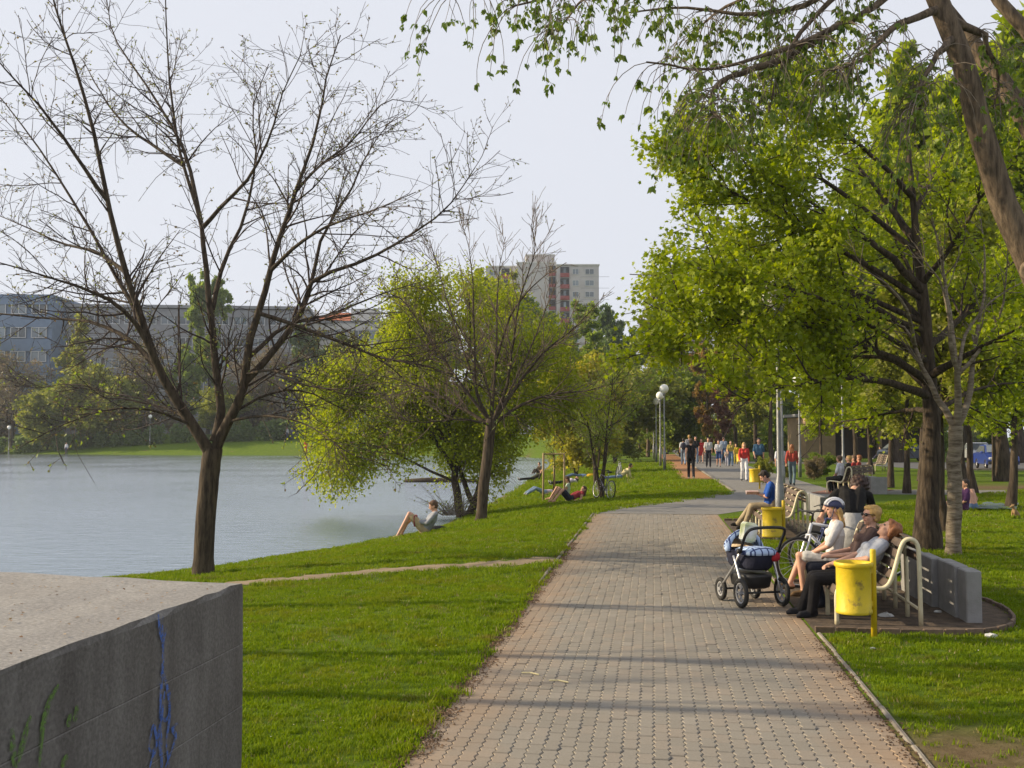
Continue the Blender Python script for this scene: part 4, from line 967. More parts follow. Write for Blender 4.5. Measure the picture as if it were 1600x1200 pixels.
wood('far_wood', [(12, 128), (22, 122), (36, 132)], 4.5, .9, 20000, .4, M_olive, 'low green undergrowth behind the walkers', 34)
wood('far_wood', [(30, 112), (55, 108), (110, 96)], 9.0, .9, 40000, .6, M_green, 'wall of foliage behind the grove on the right', 35)
wood('far_hedge', [(28, 98), (48, 92), (64, 88)], 2.4, .6, 16000, .32, M_green, 'shaded undergrowth between the grove trunks', 36)

# ---------------------------------------------------------------- foreground concrete block
def block_material():
    m = bpy.data.materials.new('weathered_concrete'); nt, N, L, P = nodes_of(m)
    P.inputs['Roughness'].default_value = .92; P.inputs['Specular IOR Level'].default_value = .2
    tc = N.new('ShaderNodeTexCoord')
    def noise(sc, st=(1, 1, 1), det=6, rg=.6):
        mp = N.new('ShaderNodeMapping'); mp.inputs['Scale'].default_value = st; L.new(tc.outputs['Object'], mp.inputs[0])
        n = N.new('ShaderNodeTexNoise'); n.inputs['Scale'].default_value = sc; n.inputs['Detail'].default_value = det; n.inputs['Roughness'].default_value = rg; L.new(mp.outputs[0], n.inputs['Vector']); return n
    def ramp(n, p0, c0, p1, c1):
        r = N.new('ShaderNodeValToRGB'); r.color_ramp.elements[0].position = p0; r.color_ramp.elements[1].position = p1; r.color_ramp.elements[0].color = (*c0, 1); r.color_ramp.elements[1].color = (*c1, 1); L.new(n.outputs[0], r.inputs[0]); return r
    base = ramp(noise(3.2, (1, 1, .7)), .25, (.245, .232, .22), .75, (.315, .302, .285))
    fine = ramp(noise(55, det=5), .35, (.72, .72, .72), .65, (1.08, 1.08, 1.08))
    streak_shade = ramp(noise(5, (1, 1, .22)), .28, (.40, .38, .37), .72, (.72, .71, .70))
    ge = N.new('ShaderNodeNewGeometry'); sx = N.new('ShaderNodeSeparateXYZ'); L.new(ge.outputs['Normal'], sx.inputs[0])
    vm = N.new('ShaderNodeMapRange'); vm.inputs[1].default_value = .75; vm.inputs[2].default_value = .35; L.new(sx.outputs['Z'], vm.inputs[0])   # streaks plus painted-in shade darken the sides, never the top
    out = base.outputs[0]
    for q in (fine, streak_shade):
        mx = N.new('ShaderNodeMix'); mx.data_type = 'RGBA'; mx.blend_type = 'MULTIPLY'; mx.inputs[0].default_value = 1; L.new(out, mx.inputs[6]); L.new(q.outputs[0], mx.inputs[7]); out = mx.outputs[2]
        if q is streak_shade: L.new(vm.outputs[0], mx.inputs[0])
    L.new(out, P.inputs['Base Color'])
    n2 = noise(38, det=8, rg=.7); b = N.new('ShaderNodeBump'); b.inputs['Strength'].default_value = .55; b.inputs['Distance'].default_value = .012; L.new(n2.outputs[0], b.inputs['Height']); L.new(b.outputs[0], P.inputs['Normal'])
    return m
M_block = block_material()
c0 = at(380, 908, 5.79); zb = c0.z
blk = empty('concrete_block', (c0.x, c0.y, 0), -PHEAD, 'large weathered concrete block with graffiti in the lower left corner', 'block')
# local frame: +Y along the path, faces at x = 0 (towards the path) and y = 0 (far end); lightly worn upper edge
nx, ny = 18, 46
def wob(a, b, k): return .006 * math.sin(a * 9 + k) + .005 * math.sin(b * 17 + 2 * k) + random.uniform(-.003, .003)
bv = []; ys_ = np.linspace(0, -7.0, ny); xs_ = np.linspace(0, -4.2, nx)
for i, y in enumerate(ys_):
    for j, x in enumerate(xs_): bv.append((x - (.012 if j == 0 else 0) + (wob(y, x, 1) if j == 0 else 0), y - (.012 if i == 0 else 0), zb + wob(x, y, 2) * .7 - (.012 if (j == 0 or i == 0) else 0)))
bf = [(i * nx + j, (i + 1) * nx + j, (i + 1) * nx + j + 1, i * nx + j + 1) for i in range(ny - 1) for j in range(nx - 1)]
k0 = len(bv)
zr = [zb - .035, zb - .33, zb - .335, zb - .34, zb - .66, zb - .665, zb - .67, zb - .99, zb - .995, zb - 1.0, -.4]
for zi, z in enumerate(zr):
    rec = -.0025 if zi in (2, 5, 8) else 0.0
    for y in ys_: bv.append((rec + .004 * math.sin(y * 2.3 + z * 3), y, z + .10 * 0))
for i in range(ny - 1): bf.append((i * nx, k0 + i, k0 + i + 1, (i + 1) * nx))
for zi in range(len(zr) - 1):
    for i in range(ny - 1): bf.append((k0 + zi * ny + i, k0 + (zi + 1) * ny + i, k0 + (zi + 1) * ny + i + 1, k0 + zi * ny + i + 1))
k1 = len(bv); bv += [(x, 0, -.4) for x in xs_]
bf += [(j, j + 1, k1 + j + 1, k1 + j) for j in range(nx - 1)]
bv = [(x, y + .19 * abs(x) * (1 - min(1, abs(y) / 7)), z) for x, y, z in bv]
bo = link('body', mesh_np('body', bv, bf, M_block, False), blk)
def spray(name, m, strokes, w=.022):
    """paint strokes on the path-side face; points in photo pixels"""
    b = MB(); Mi = blk.matrix_world
    n_ = Vector((ET[0], ET[1], 0)); P0 = Vector(c0)
    for st in strokes:
        Q = []
        for (px, py) in st:
            d = Vector(ray(px, py)); t_ = (P0 - Vector((0, 0, H))).dot(n_) / d.dot(n_); p = Vector((0, 0, H)) + d * t_ - Vector((c0.x, c0.y, 0))
            Q.append((p.x * ES[0] + p.y * ES[1], p.z))
        Q = smooth_pts(np.array([(q[0], q[1], 0) for q in Q]), 4 * len(Q))[:, :2]
        for i in range(len(Q)):
            d = Q[min(i + 1, len(Q) - 1)] - Q[max(i - 1, 0)]; nn = np.array([-d[1], d[0]]) / (np.linalg.norm(d) + 1e-9); ww = w * (.35 + .65 * math.sin(math.pi * (i + .6) / (len(Q) + .2)))
            Q_ = [(Q[i] + nn * ww * e) for e in (-1, 1)]
            b.v += [(.009 + .004 * math.sin(q[0] * 2.3 + q[1] * 3), q[0], q[1]) for q in Q_]
        k = len(b.v) - 2 * len(Q)
        b.f += [(k + 2 * i, k + 2 * i + 1, k + 2 * i + 3, k + 2 * i + 2) for i in range(len(Q) - 1)]
    return b.obj(name, m, blk)
def spray_mat(name, c):
    m = bpy.data.materials.new(name); nt, N, L, P = nodes_of(m); P.inputs['Base Color'].default_value = (*c, 1); P.inputs['Roughness'].default_value = .85
    tc = N.new('ShaderNodeTexCoord'); n = N.new('ShaderNodeTexNoise'); n.inputs['Scale'].default_value = 45; n.inputs['Detail'].default_value = 6; L.new(tc.outputs['Object'], n.inputs['Vector'])
    mr = N.new('ShaderNodeMapRange'); mr.inputs[1].default_value = .36; mr.inputs[2].default_value = .58; mr.inputs[4].default_value = .85; L.new(n.outputs[0], mr.inputs[0])
    tr = N.new('ShaderNodeBsdfTransparent'); mx = N.new('ShaderNodeMixShader'); L.new(mr.outputs[0], mx.inputs[0]); L.new(tr.outputs[0], mx.inputs[1]); L.new(P.outputs[0], mx.inputs[2]); L.new(mx.outputs[0], N['Material Output'].inputs[0]); return m
spray('green_graffiti', spray_mat('green_spray', (.10, .19, .03)), [[(90, 1070), (78, 1090), (68, 1120), (62, 1160), (60, 1198)], [(46, 1118), (38, 1145), (30, 1175), (22, 1199)], [(17, 1138), (18, 1170), (21, 1199)], [(118, 1102), (116, 1118), (114, 1128)], [(108, 1114), (106, 1128), (105, 1136)], [(104, 1180), (98, 1190), (94, 1199)]], .018)
spray('blue_graffiti', spray_mat('blue_spray', (.055, .13, .42)), [[(250, 962), (250, 1000), (251, 1030), (249, 1070), (247, 1120), (250, 1160), (252, 1199)], [(243, 960), (246, 985), (250, 1005)], [(256, 982), (252, 1000), (251, 1020)], [(246, 1070), (250, 1050), (258, 1075), (262, 1110), (256, 1125), (246, 1118)], [(262, 1080), (262, 1120), (258, 1160), (262, 1199)], [(230, 1165), (234, 1145), (238, 1135), (243, 1160), (236, 1175), (230, 1168)], [(232, 1199), (237, 1180), (243, 1172)], [(275, 1130), (266, 1138), (272, 1150), (266, 1172), (256, 1199)], [(254, 1080), (250, 1120), (246, 1150), (250, 1199)]], .012)
# dead leaves and grit on top of it
n = 520; lx = -np.abs(rng.normal(0, 1.1, n)) - .02; ly = -rng.uniform(.02, 3.6, n)
Cc_ = np.stack([lx, ly, np.full(n, zb + .006)], -1); VL, FL = leaves(Cc_, np.stack([rng.normal(size=n), rng.normal(size=n), rng.normal(size=n) * .15], -1), rng.uniform(.008, .022, n), T_DIA, up=.9)
tag(link('leaf_litter', mesh_np('leaf_litter', VL, FL, leaf_mat('litter', [(.16, .08, .035), (.28, .18, .09), (.42, .34, .22)], .1)), blk), kind='stuff')

# ---------------------------------------------------------------- street furniture
M_tube = mat('cream_tube', (.60, .54, .37), .45, (.50, .44, .29), 9, spec=.5)
M_slat = mat('bench_wood', (.14, .10, .075), .75, (.08, .058, .045), 14, .3, 40, stretch=(1, .15, 1), island=.15)
M_yel = mat('yellow_paint', (.62, .44, .012), .5, (.52, .36, .012), 5, .2, 30, spots=((.14, .09, .03), 14, .66))
M_yel_w = mat('worn_yellow_paint', (.62, .45, .012), .55, (.50, .38, .02), 5, .3, 18, spots=((.20, .14, .04), 7, .56))
M_slab = mat('slab_concrete', (.27, .265, .26), .9, (.21, .205, .20), 6, .35, 60)
M_bay = mat('trodden_bay', (.11, .078, .052), .95, (.05, .035, .024), 7, .8, 35)
M_brick = mat('edging_brick', (.17, .12, .085), .9, (.10, .07, .05), 9, .4, 30, island=.2)
BP = [(0, 0), (0, .15), (0, .30), (.015, .37), (.06, .415), (.13, .43), (.28, .415), (.42, .395), (.49, .405), (.545, .46), (.59, .58), (.63, .72), (.66, .82), (.695, .89), (.75, .915), (.805, .89), (.835, .82), (.84, .70), (.845, .40), (.85, 0)]
def bench(s0, s1, t0, label, nf=5, name='park_bench', turn=0.0):
    o = empty(name, pc(s0, t0), -PHEAD - turn, label, 'bench', 'tube frame benches along the path')       # local: +X away from the path, +Y along it
    L_ = s1 - s0; prof = smooth_pts(np.array([(p[0], 0, p[1]) for p in BP]), 46)
    fm = MB().tube([Vector(p) for p in prof], .024, 10).mesh('frame', M_tube, True)
    for i in range(nf): link('frame', fm, o, (0, .03 + (L_ - .06) * i / (nf - 1), 0))
    for x, z in ((.845, .18), (.42, .36)): MB().tube([(x, .03, z), (x, L_ - .03, z)], .016, 8).obj('cross_rail', M_tube, o, True)
    st = np.linalg.norm(np.diff(prof, axis=0), axis=1); cum = np.concatenate([[0], np.cumsum(st)])
    sm = MB().box((0, 0, 0), (.088, L_ - .10, .020), None, .005).mesh('slat', M_slat)
    a0 = .36; a1 = cum[-1] - .72; n = int((a1 - a0) / .105)
    for i in range(n + 1):
        a = a0 + (a1 - a0) * i / n; p = np.array([np.interp(a, cum, prof[:, k]) for k in (0, 2)]); q = np.array([np.interp(a + .02, cum, prof[:, k]) for k in (0, 2)]) - np.array([np.interp(a - .02, cum, prof[:, k]) for k in (0, 2)])
        ang = math.atan2(q[1], q[0]); nv = np.array([-math.sin(ang), math.cos(ang)])
        so = link('slat', sm, o, (p[0] + nv[0] * .014, L_ / 2, p[1] + nv[1] * .014)); so.rotation_euler = (0, -ang, 0)
    return o
def bay(s0, s1, depth, label):
    """rounded bay of trodden ground with a brick rim"""
    pts = [(s0, PW + .004)]
    for i in range(15):
        a = math.pi * i / 14; cs, ct = (s0 + s1) / 2, PW + depth * .35
        pts.append((cs - math.cos(a) * (s1 - s0) / 2 * (1 if True else 1), ct + abs(math.sin(a)) ** .6 * depth * .65))
    pts.append((s1, PW + .004))
    P_ = [pc(*q) for q in pts]
    sheet('bench_bay', [(p.x, p.y) for p in P_], .014, M_bay, label)
    dn = smooth_pts(np.array([tuple(p) for p in P_]), 200); st = np.concatenate([[0], np.cumsum(np.linalg.norm(np.diff(dn, axis=0), axis=1))]); n = int(st[-1] / .21)
    ro = tag(empty('bay_rim'), 'brick rim round ' + label, kind='structure')
    bm_ = MB().box((0, 0, 0), (.195, .035, .16), None, .006).mesh('brick', M_brick)
    for i in range(n):
        a = (i + .5) / n * st[-1]; p = [np.interp(a, st, dn[:, k]) for k in range(2)]; q = [np.interp(a + .05, st, dn[:, k]) - np.interp(a - .05, st, dn[:, k]) for k in range(2)]
        b = link('brick', bm_, ro, (p[0], p[1], -.02 + random.uniform(-.006, .006))); b.rotation_euler = (random.uniform(-.03, .03), 0, math.atan2(q[1], q[0]) + random.uniform(-.03, .03))
bay(11.35, 15.0, 2.35, 'the trodden bay under the near bench'); bay(20.9, 25.4, 2.3, 'the trodden bay under the bench of the man in blue')
bench(11.75, 14.15, 3.42, 'cream tube bench with two women and a girl, nearest the camera')
bench(21.3, 24.7, 3.62, 'cream tube bench with the reading man in a blue shirt', 6)
M_brk2 = mat('red_brick_paving', (.27, .14, .10), .9, (.20, .10, .07), 3)
TC = .42
pC = gnd(1292, 771); sC, tC = (float(q) for q in to_st(pC.x, pC.y))
bench(sC, sC + 3.0, tC, 'cream tube bench crowded with people seen from behind', 5, turn=TC)
def onC(a, b): q = Vector((b, a, 0)); return pC + rotz(-PHEAD - TC) @ q        # a along the bench, b behind its front
q4 = [onC(-.5, -.55), onC(-.5, 1.5), onC(3.5, 1.5), onC(3.5, -.55)]
sheet('bench_bay', [(p.x, p.y) for p in q4], .02, M_brk2, 'red brick bay under the crowded bench')
pD = gnd(1368, 737); sD, tD = (float(q) for q in to_st(pD.x, pD.y)); bench(sD, sD + 2.4, tD, 'small distant cream tube bench among the grove trunks', 4)
def slabs(lst, label, s_, t_):
    o = empty('slab_wall', pc(s_, t_), -PHEAD, label, 'wall', 'low slab walls behind the benches')
    for (y0, y1, x0, x1, h_) in lst: MB().box(((x0 + x1) / 2, (y0 + y1) / 2, h_ / 2 - .05), (x1 - x0, y1 - y0, h_ + .1), None, .012).obj('slab', M_slab, o)
slabs([(-.10, .22, .0, .16, .56), (.225, .92, -.03, .12, .575), (.925, 1.55, -.10, .04, .575), (1.555, 2.35, -.13, .02, .56)], 'low wall of grey concrete slabs behind the near bench', 12.15, 4.80)
slabs([(0, .9, 0, .14, .60), (.905, 1.8, .03, .17, .58), (1.805, 2.6, .0, .14, .58)], 'grey slab wall showing behind the girl with the helmet', 25.0, 5.25)
p = gnd(1372, 772); s_, t_ = (float(q) for q in to_st(p.x, p.y)); slabs([(0, .8, -.25, .0, .58), (.805, 1.7, -.25, .0, .56), (-.005, -.13, -.25, .28, .58)], 'small grey slab wall beside the crowded bench', s_, t_)
def bin_(loc, label, worn, rz=0.0, full=True):
    o = empty('litter_bin', loc, rz, label, 'litter bin', 'yellow litter bins')           # barrel hangs from the post on its right
    r = .175; m_ = M_yel_w if worn else M_yel
    b = MB().lathe([(.001, .25), (r - .004, .25), (r, .26), (r, .285), (r - .008, .295), (r - .008, .70), (r, .712), (r + .006, .735), (r + .002, .75), (r - .012, .75), (r - .014, .70), (r - .02, .28), (.001, .275)], 28, (-.205, 0, 0), cap=False).obj('barrel', m_, o, True)
    MB().lathe([(r + .004, .705), (r + .012, .72), (r + .012, .742), (r + .004, .752)], 28, (-.205, 0, 0), cap=False).obj('rim', M_yel, b, True)
    MB().lathe([(.03, -.1), (.03, .86), (.026, .872), (.001, .875)], 14).obj('post', M_yel, o, True)
    MB().box((-.03, 0, .66), (.04, .05, .05)).box((-.03, 0, .34), (.04, .05, .05)).obj('bracket', M_yel, o)
bin_(gnd(1366, 997), 'yellow litter bin in front of the near bench', True, .12)
bin_(gnd(1225, 861), 'worn yellow litter bin behind the pram', True, .12)
bin_(gnd(1187, 764), 'small yellow litter bin behind the man in the blue shirt', False)
bin_(gnd(1160, 727), 'far yellow litter bin beside the walkers', False)
# globe lamps
M_pole = mat('galvanised_pole', (.32, .325, .335), .45, (.22, .22, .225), 6, metal=.55)
M_globe = mat('opal_globe', (.80, .79, .74), .3, (.74, .72, .66), 2, spec=.5)
def lamp(p, label, gz=4.68, gr=.27):
    o = empty('globe_lamp', p, 0, label, 'street lamp', 'globe lamps')
    MB().lathe([(.085, -.05), (.085, .85), (.08, 1.05), (.05, 1.22), (.044, 1.3), (.036, gz - gr - .1), (.036, gz - gr)], 14).obj('pole', M_pole, o, True)
    MB().lathe([(.05, gz - gr - .14), (.09, gz - gr - .05), (.10, gz - gr + .015), (.07, gz - gr + .02)], 14).obj('collar', M_pole, o, True)
    MB().ball((0, 0, gz), gr, 24, 16).obj('globe', M_globe, o, True)
lamp(gnd(1219, 845), 'tall lamp post behind the yellow bin, globe hidden in the maple leaves', 4.72, .30)
lamp(gnd(1223, 782), 'thin lamp post just behind the nearest lamp')
lamp(gnd(1250, 746), 'thin lamp post right of the red shirted walker')
lamp(gnd(1318, 756), 'lamp post above the heads on the crowded bench')
for (x, y), t_ in zip([(1038.5, 735.5), (1032, 727.5), (1025.5, 720.5), (1021.5, 717)], ['nearest globe lamp of the row left of the walk', 'second globe lamp of the row left of the walk', 'third globe lamp of the row left of the walk', 'farthest globe lamp of the row left of the walk']): lamp(gnd(x, y), t_, 4.62, .26)
x = (15 - 800) / F * 154; lamp(Vector((x, 154, tz(x, 154))), 'globe lamp across the lake at the left edge', 4.3); x = (235 - 800) / F * 153; lamp(Vector((x, 153, tz(x, 153))), 'globe lamp across the lake beside the forked trunk', 4.3)
# stakes of the saplings
M_stake = mat('stake_wood', (.38, .29, .17), .85, (.28, .20, .115), 10)
def stakes(px, py, label, h_=1.75, w=.42):
    p = gt(px, py); o = empty('tree_stakes', p, .3, label, 'stakes', 'stakes of the saplings'); m = [(-w, -.1), (w * .8, -.35), (w * .55, .5)]
    for x, y in m: MB().tube([(x, y, -.2), (x * .96, y * .96, h_)], .04, 8).obj('stake', M_stake, o, True)
    for i in range(3): a, b = Vector((*m[i], h_ - .04)), Vector((*m[(i + 1) % 3], h_ - .04)); MB().tube([a, b], .03, 6).obj('crosspiece', M_stake, o)
stakes(864, 781, 'three stake frame round the sapling beside the sunbathers'); stakes(893, 738, 'farther stake frame round a sapling', 1.7); 
# litter
M_lit = mat('pale_litter', (.6, .6, .58), .7)
for px, py, lb, sz in [(1548, 993, 'small pale litter lying on the grass right of the bench bay', .07), (1385, 962, 'crumpled paper under the near bench', .10), (1465, 956, 'pale scrap on the bay floor before the slabs', .05), (1363, 1013, 'tiny white scrap on the grass below the yellow bin', .03)]:
    p = gnd(px, py, .02); b = MB().ball((0, 0, 0), (sz, sz * .6, sz * .35), 7, 4); b.v = [(x + random.uniform(-.2, .2) * sz, y + random.uniform(-.2, .2) * sz, z + random.uniform(-.1, .1) * sz) for x, y, z in b.v]
    o = b.obj('litter', M_lit, None, False, p); tag(o, lb, 'litter')
# log lying in the water behind the willow
a_, b_ = at(632, 752, 62), at(756, 752, 62); a_.z = b_.z = WATER_Z + .06
tag(MB().tube([a_, a_.lerp(b_, .3) + Vector((0, .2, .05)), a_.lerp(b_, .7), b_], [.12, .16, .16, .1], 8).obj('floating_log', M_bark_d, None, True), 'dark log lying in the water behind the willow', 'log')

# ---------------------------------------------------------------- people
def V3(*a): return np.array(a, float)
def capsule_geo(a, b, ra, rb, n=10):
    """closed round cone from a to b"""
    a = Vector(a); b = Vector(b); d = b - a; L_ = max(d.length, 1e-4)
    prof = [(ra * math.sin(t), -ra * math.cos(t)) for t in (.02, .5, 1.05, 1.57)] + [(rb * math.sin(t), L_ + rb * -math.cos(t)) for t in (1.57, 2.1, 2.64, 3.12)]
    return MB().lathe(prof, n, a, d if d.length > 1e-4 else (0, 0, 1))
class Fig:
    """a body grown from round cones and ellipsoids, fused into one continuous surface; each cone names the material its skin takes"""
    def __init__(s): s.p = []
    def c(s, a, b, ra, rb, reg): s.p.append(('c', np.array(a, float), np.array(b, float), ra, rb, reg)); return s
    def e(s, c, r, reg, R=None): s.p.append(('e', np.array(c, float), np.array(r, float), R if R is not None else Matrix.Identity(3), 0, reg)); return s
    def build(s, name, mats, parent, vox, smooth=3, disp=0.0):
        m = MB()
        for q in s.p:
            if q[0] == 'c': g = capsule_geo(q[1], q[2], q[3], q[4])
            else: g = MB().ball(q[1], tuple(q[2]), 14, 10, q[3])
            m.add(g.v, g.f)
        tmp = m.obj('tmp', None)
        rm = tmp.modifiers.new('r', 'REMESH'); rm.mode = 'VOXEL'; rm.voxel_size = vox; rm.use_smooth_shade = True
        sm = tmp.modifiers.new('s', 'SMOOTH'); sm.factor = .5; sm.iterations = smooth
        me = bpy.data.meshes.new_from_object(tmp.evaluated_get(bpy.context.evaluated_depsgraph_get()))
        old = tmp.data; bpy.data.objects.remove(tmp); bpy.data.meshes.remove(old); me.name = name
        nv = len(me.vertices); co = np.empty(nv * 3, np.float32); me.vertices.foreach_get('co', co); co = co.reshape(-1, 3).astype(float)
        nf = len(me.polygons); ct = np.empty(nf * 3, np.float32); me.polygons.foreach_get('center', ct); ct = ct.reshape(-1, 3).astype(float)
        best = np.full(nf, 1e9); reg = np.zeros(nf, np.int32); names = list(dict.fromkeys(q[5] for q in s.p))
        for q in s.p:
            if q[0] == 'c':
                d = q[2] - q[1]; t = np.clip(((ct - q[1]) @ d) / max(d @ d, 1e-9), 0, 1); dist = np.linalg.norm(ct - q[1] - t[:, None] * d, axis=1) - (q[3] + (q[4] - q[3]) * t)
            else:
                l = (ct - q[1]) @ np.array(q[3]); dist = (np.linalg.norm(l / q[2], axis=1) - 1) * q[2].min()
            k = dist < best; best[k] = dist[k]; reg[k] = names.index(q[5])
        if disp:
            ph = np.sin(co[:, 0] * 70) * np.cos(co[:, 1] * 80 + co[:, 0] * 30) + np.sin(co[:, 2] * 45 + co[:, 0] * 60); nn = np.empty(nv * 3, np.float32); me.vertex_normals.foreach_get('vector', nn)
            me.vertices.foreach_set('co', (co + nn.reshape(-1, 3) * (ph * disp)[:, None]).astype(np.float32).ravel())
        me.materials.clear()
        for nm in names: me.materials.append(mats[nm])
        me.polygons.foreach_set('material_index', reg); me.polygons.foreach_set('use_smooth', np.ones(nf, bool)); me.update()
        return link(name, me, parent)
_cm = {}
def cloth(c, rough=.85):
    k = tuple(c)
    if k not in _cm: _cm[k] = mat('cloth_%d' % len(_cm), c, rough, tuple(q * .72 for q in c), 7, .9, 11, spec=.2)
    return _cm[k]
M_skin = mat('skin', (.56, .32, .22), .55, (.50, .27, .185), 12, spec=.35)
M_lip = mat('lips', (.42, .15, .12), .5); M_eye = mat('eye', (.03, .025, .02), .3)
M_shoe = mat('black_leather', (.02, .018, .018), .4)
HAIR = {'dark': mat('hair_dark', (.030, .018, .012), .6, (.015, .009, .007), 40), 'red': mat('hair_auburn', (.034, .012, .008), .6, (.016, .006, .004), 40), 'blond': mat('hair_blond', (.50, .32, .11), .55, (.33, .19, .06), 40), 'brown': mat('hair_brown', (.12, .065, .032), .6, (.07, .036, .02), 40), 'copper': mat('hair_copper', (.30, .12, .045), .55, (.19, .07, .026), 40), 'grey': mat('hair_grey', (.34, .31, .28), .6)}
def hand(f, w, d, s=1.0, side=1, curl=.5, reg='skin'):
    """palm and five bent fingers leaving the wrist w along d"""
    d = unit(np.array(d, float)); up = V3(0, 0, 1) if abs(d[2]) < .8 else V3(0, 1, 0); x = unit(np.cross(d, up)) * side; n = np.cross(x, d) * side
    f.c(w, w + d * .035 * s, .022 * s, .026 * s, reg)
    for k, (o, l) in enumerate(((-.026, .062), (-.009, .072), (.009, .068), (.025, .052))):
        a = w + d * .065 * s + x * o * s; b = a + (d * (1 - curl * .4) - n * curl * .5) * l * .55 * s; c_ = b + (d * (1 - curl) - n * curl) * l * .5 * s
        f.c(w + d * .03 * s + x * o * .8 * s, a, .013 * s, .010 * s, reg); f.c(a, b, .0098 * s, .009 * s, reg); f.c(b, c_, .009 * s, .0075 * s, reg)
    a = w + d * .02 * s - x * .022 * s; b = a + (d * .6 - x * .7) * .045 * s; f.c(a, b, .013 * s, .011 * s, reg); f.c(b, b + (d - n * .3) * .03 * s, .0105 * s, .008 * s, reg)
def head(f, hf, c, fwd, up, s=1.0, hair='short', fem=True, eyes=True):
    """skull, jaw, nose, ears, lips; hair goes on hf"""
    fwd = unit(np.array(fwd, float)); up = unit(np.array(up, float) - fwd * (np.array(up, float) @ fwd)); x = np.cross(fwd, up); R = Matrix(np.column_stack([x, fwd, up]).tolist())
    P = lambda a, b, z: c + (x * a + fwd * b + up * z) * s
    f.e(P(0, -.008, .03), np.array((.074, .094, .088)) * s, 'skin', R); f.e(P(0, .022, -.035), np.array((.058, .066, .075)) * s, 'skin', R); f.c(P(0, .055, -.082), P(0, .06, -.09), .024 * s, .021 * s, 'skin')
    f.c(P(0, .088, .012), P(0, .106, -.022), .009 * s, .0135 * s, 'skin'); f.c(P(-.03, .070, .028), P(.03, .070, .028), .016 * s, .016 * s, 'skin')
    for e in (-1, 1):
        f.e(P(e * .076, -.01, -.008), np.array((.012, .02, .03)) * s, 'skin', R)
        f.e(P(e * .034, .058, -.025), np.array((.022, .026, .022)) * s, 'skin', R)
        if eyes: f.e(P(e * .030, .080, .010), np.array((.013, .010, .0075)) * s, 'eye', R)
    f.c(P(-.020, .083, -.052), P(.020, .083, -.052), .0075 * s, .0075 * s, 'lip')
    h = hf or f
    if hair != 'bald':
        h.e(P(0, -.022, .042), np.array((.086, .098, .090)) * s, 'hair', R); h.e(P(0, -.045, .0), np.array((.080, .07, .085)) * s, 'hair', R); h.e(P(0, .035, .088), np.array((.062, .05, .032)) * s, 'hair', R)
    if hair == 'bob':
        h.e(P(0, -.03, .045), np.array((.092, .098, .088)) * s, 'hair', R)
        for e in (-1, 1): h.c(P(e * .070, -.012, .04), P(e * .074, -.022, -.045), .028 * s, .022 * s, 'hair')
    if hair in ('long', 'pony'):
        for e in ((-1, 0, 1) if hair == 'long' else (0,)): h.c(P(e * .055, -.06, .02), P(e * .065, -.085, -.22), .04 * s, .028 * s, 'hair')
    if hair == 'curly':
        for i in range(60):
            a = i * 2.4; z = -.08 + .21 * (i / 60); rr = math.sqrt(max(.02, 1 - ((z - .03) / .13) ** 2)); q = P(math.cos(a) * .098 * rr, -.025 + min(math.sin(a) * .11 * rr, .055), z); h.e(q, np.array((.030, .030, .028)) * s, 'hair')
    if hair == 'cap': f.e(P(0, 0, .07), np.array((.088, .105, .06)) * s, 'hat', R); f.c(P(0, .1, .05), P(0, .14, .045), .03 * s, .02 * s, 'hat')
BASE = dict(pel=(0, 0, .95), wai=(0, 0, 1.08), che=(0, .005, 1.28), nek=(0, 0, 1.45), hea=(0, .02, 1.60), fwd=(0, 1, 0), up=(0, 0, 1),
            shL=(-.165, 0, 1.40), shR=(.165, 0, 1.40), elL=(-.215, -.02, 1.12), elR=(.215, -.02, 1.12), wrL=(-.22, .06, .88), wrR=(.22, .06, .88),
            hiL=(-.085, 0, .92), hiR=(.085, 0, .92), knL=(-.095, .01, .50), knR=(.095, .01, .50), anL=(-.1, -.02, .09), anR=(.1, -.02, .09), toL=(-.12, .13, .03), toR=(.12, .13, .03))
def walk(ph=0.35, arm=.25):
    J = dict(BASE); J.update(knL=(-.09, .12 + ph * .35, .52), anL=(-.09, .08 + ph * .75, .10), toL=(-.1, .23 + ph * .75, .05), knR=(.09, .06 - ph * .2, .49), anR=(.09, -.08 - ph * .85, .13), toR=(.1, .05 - ph * .85, .035), elL=(-.22, -.05 - arm * .3, 1.13), wrL=(-.22, -.02 - arm * .6, .90), elR=(.22, .0 + arm * .25, 1.13), wrR=(.2, .12 + arm * .7, .93)); return J
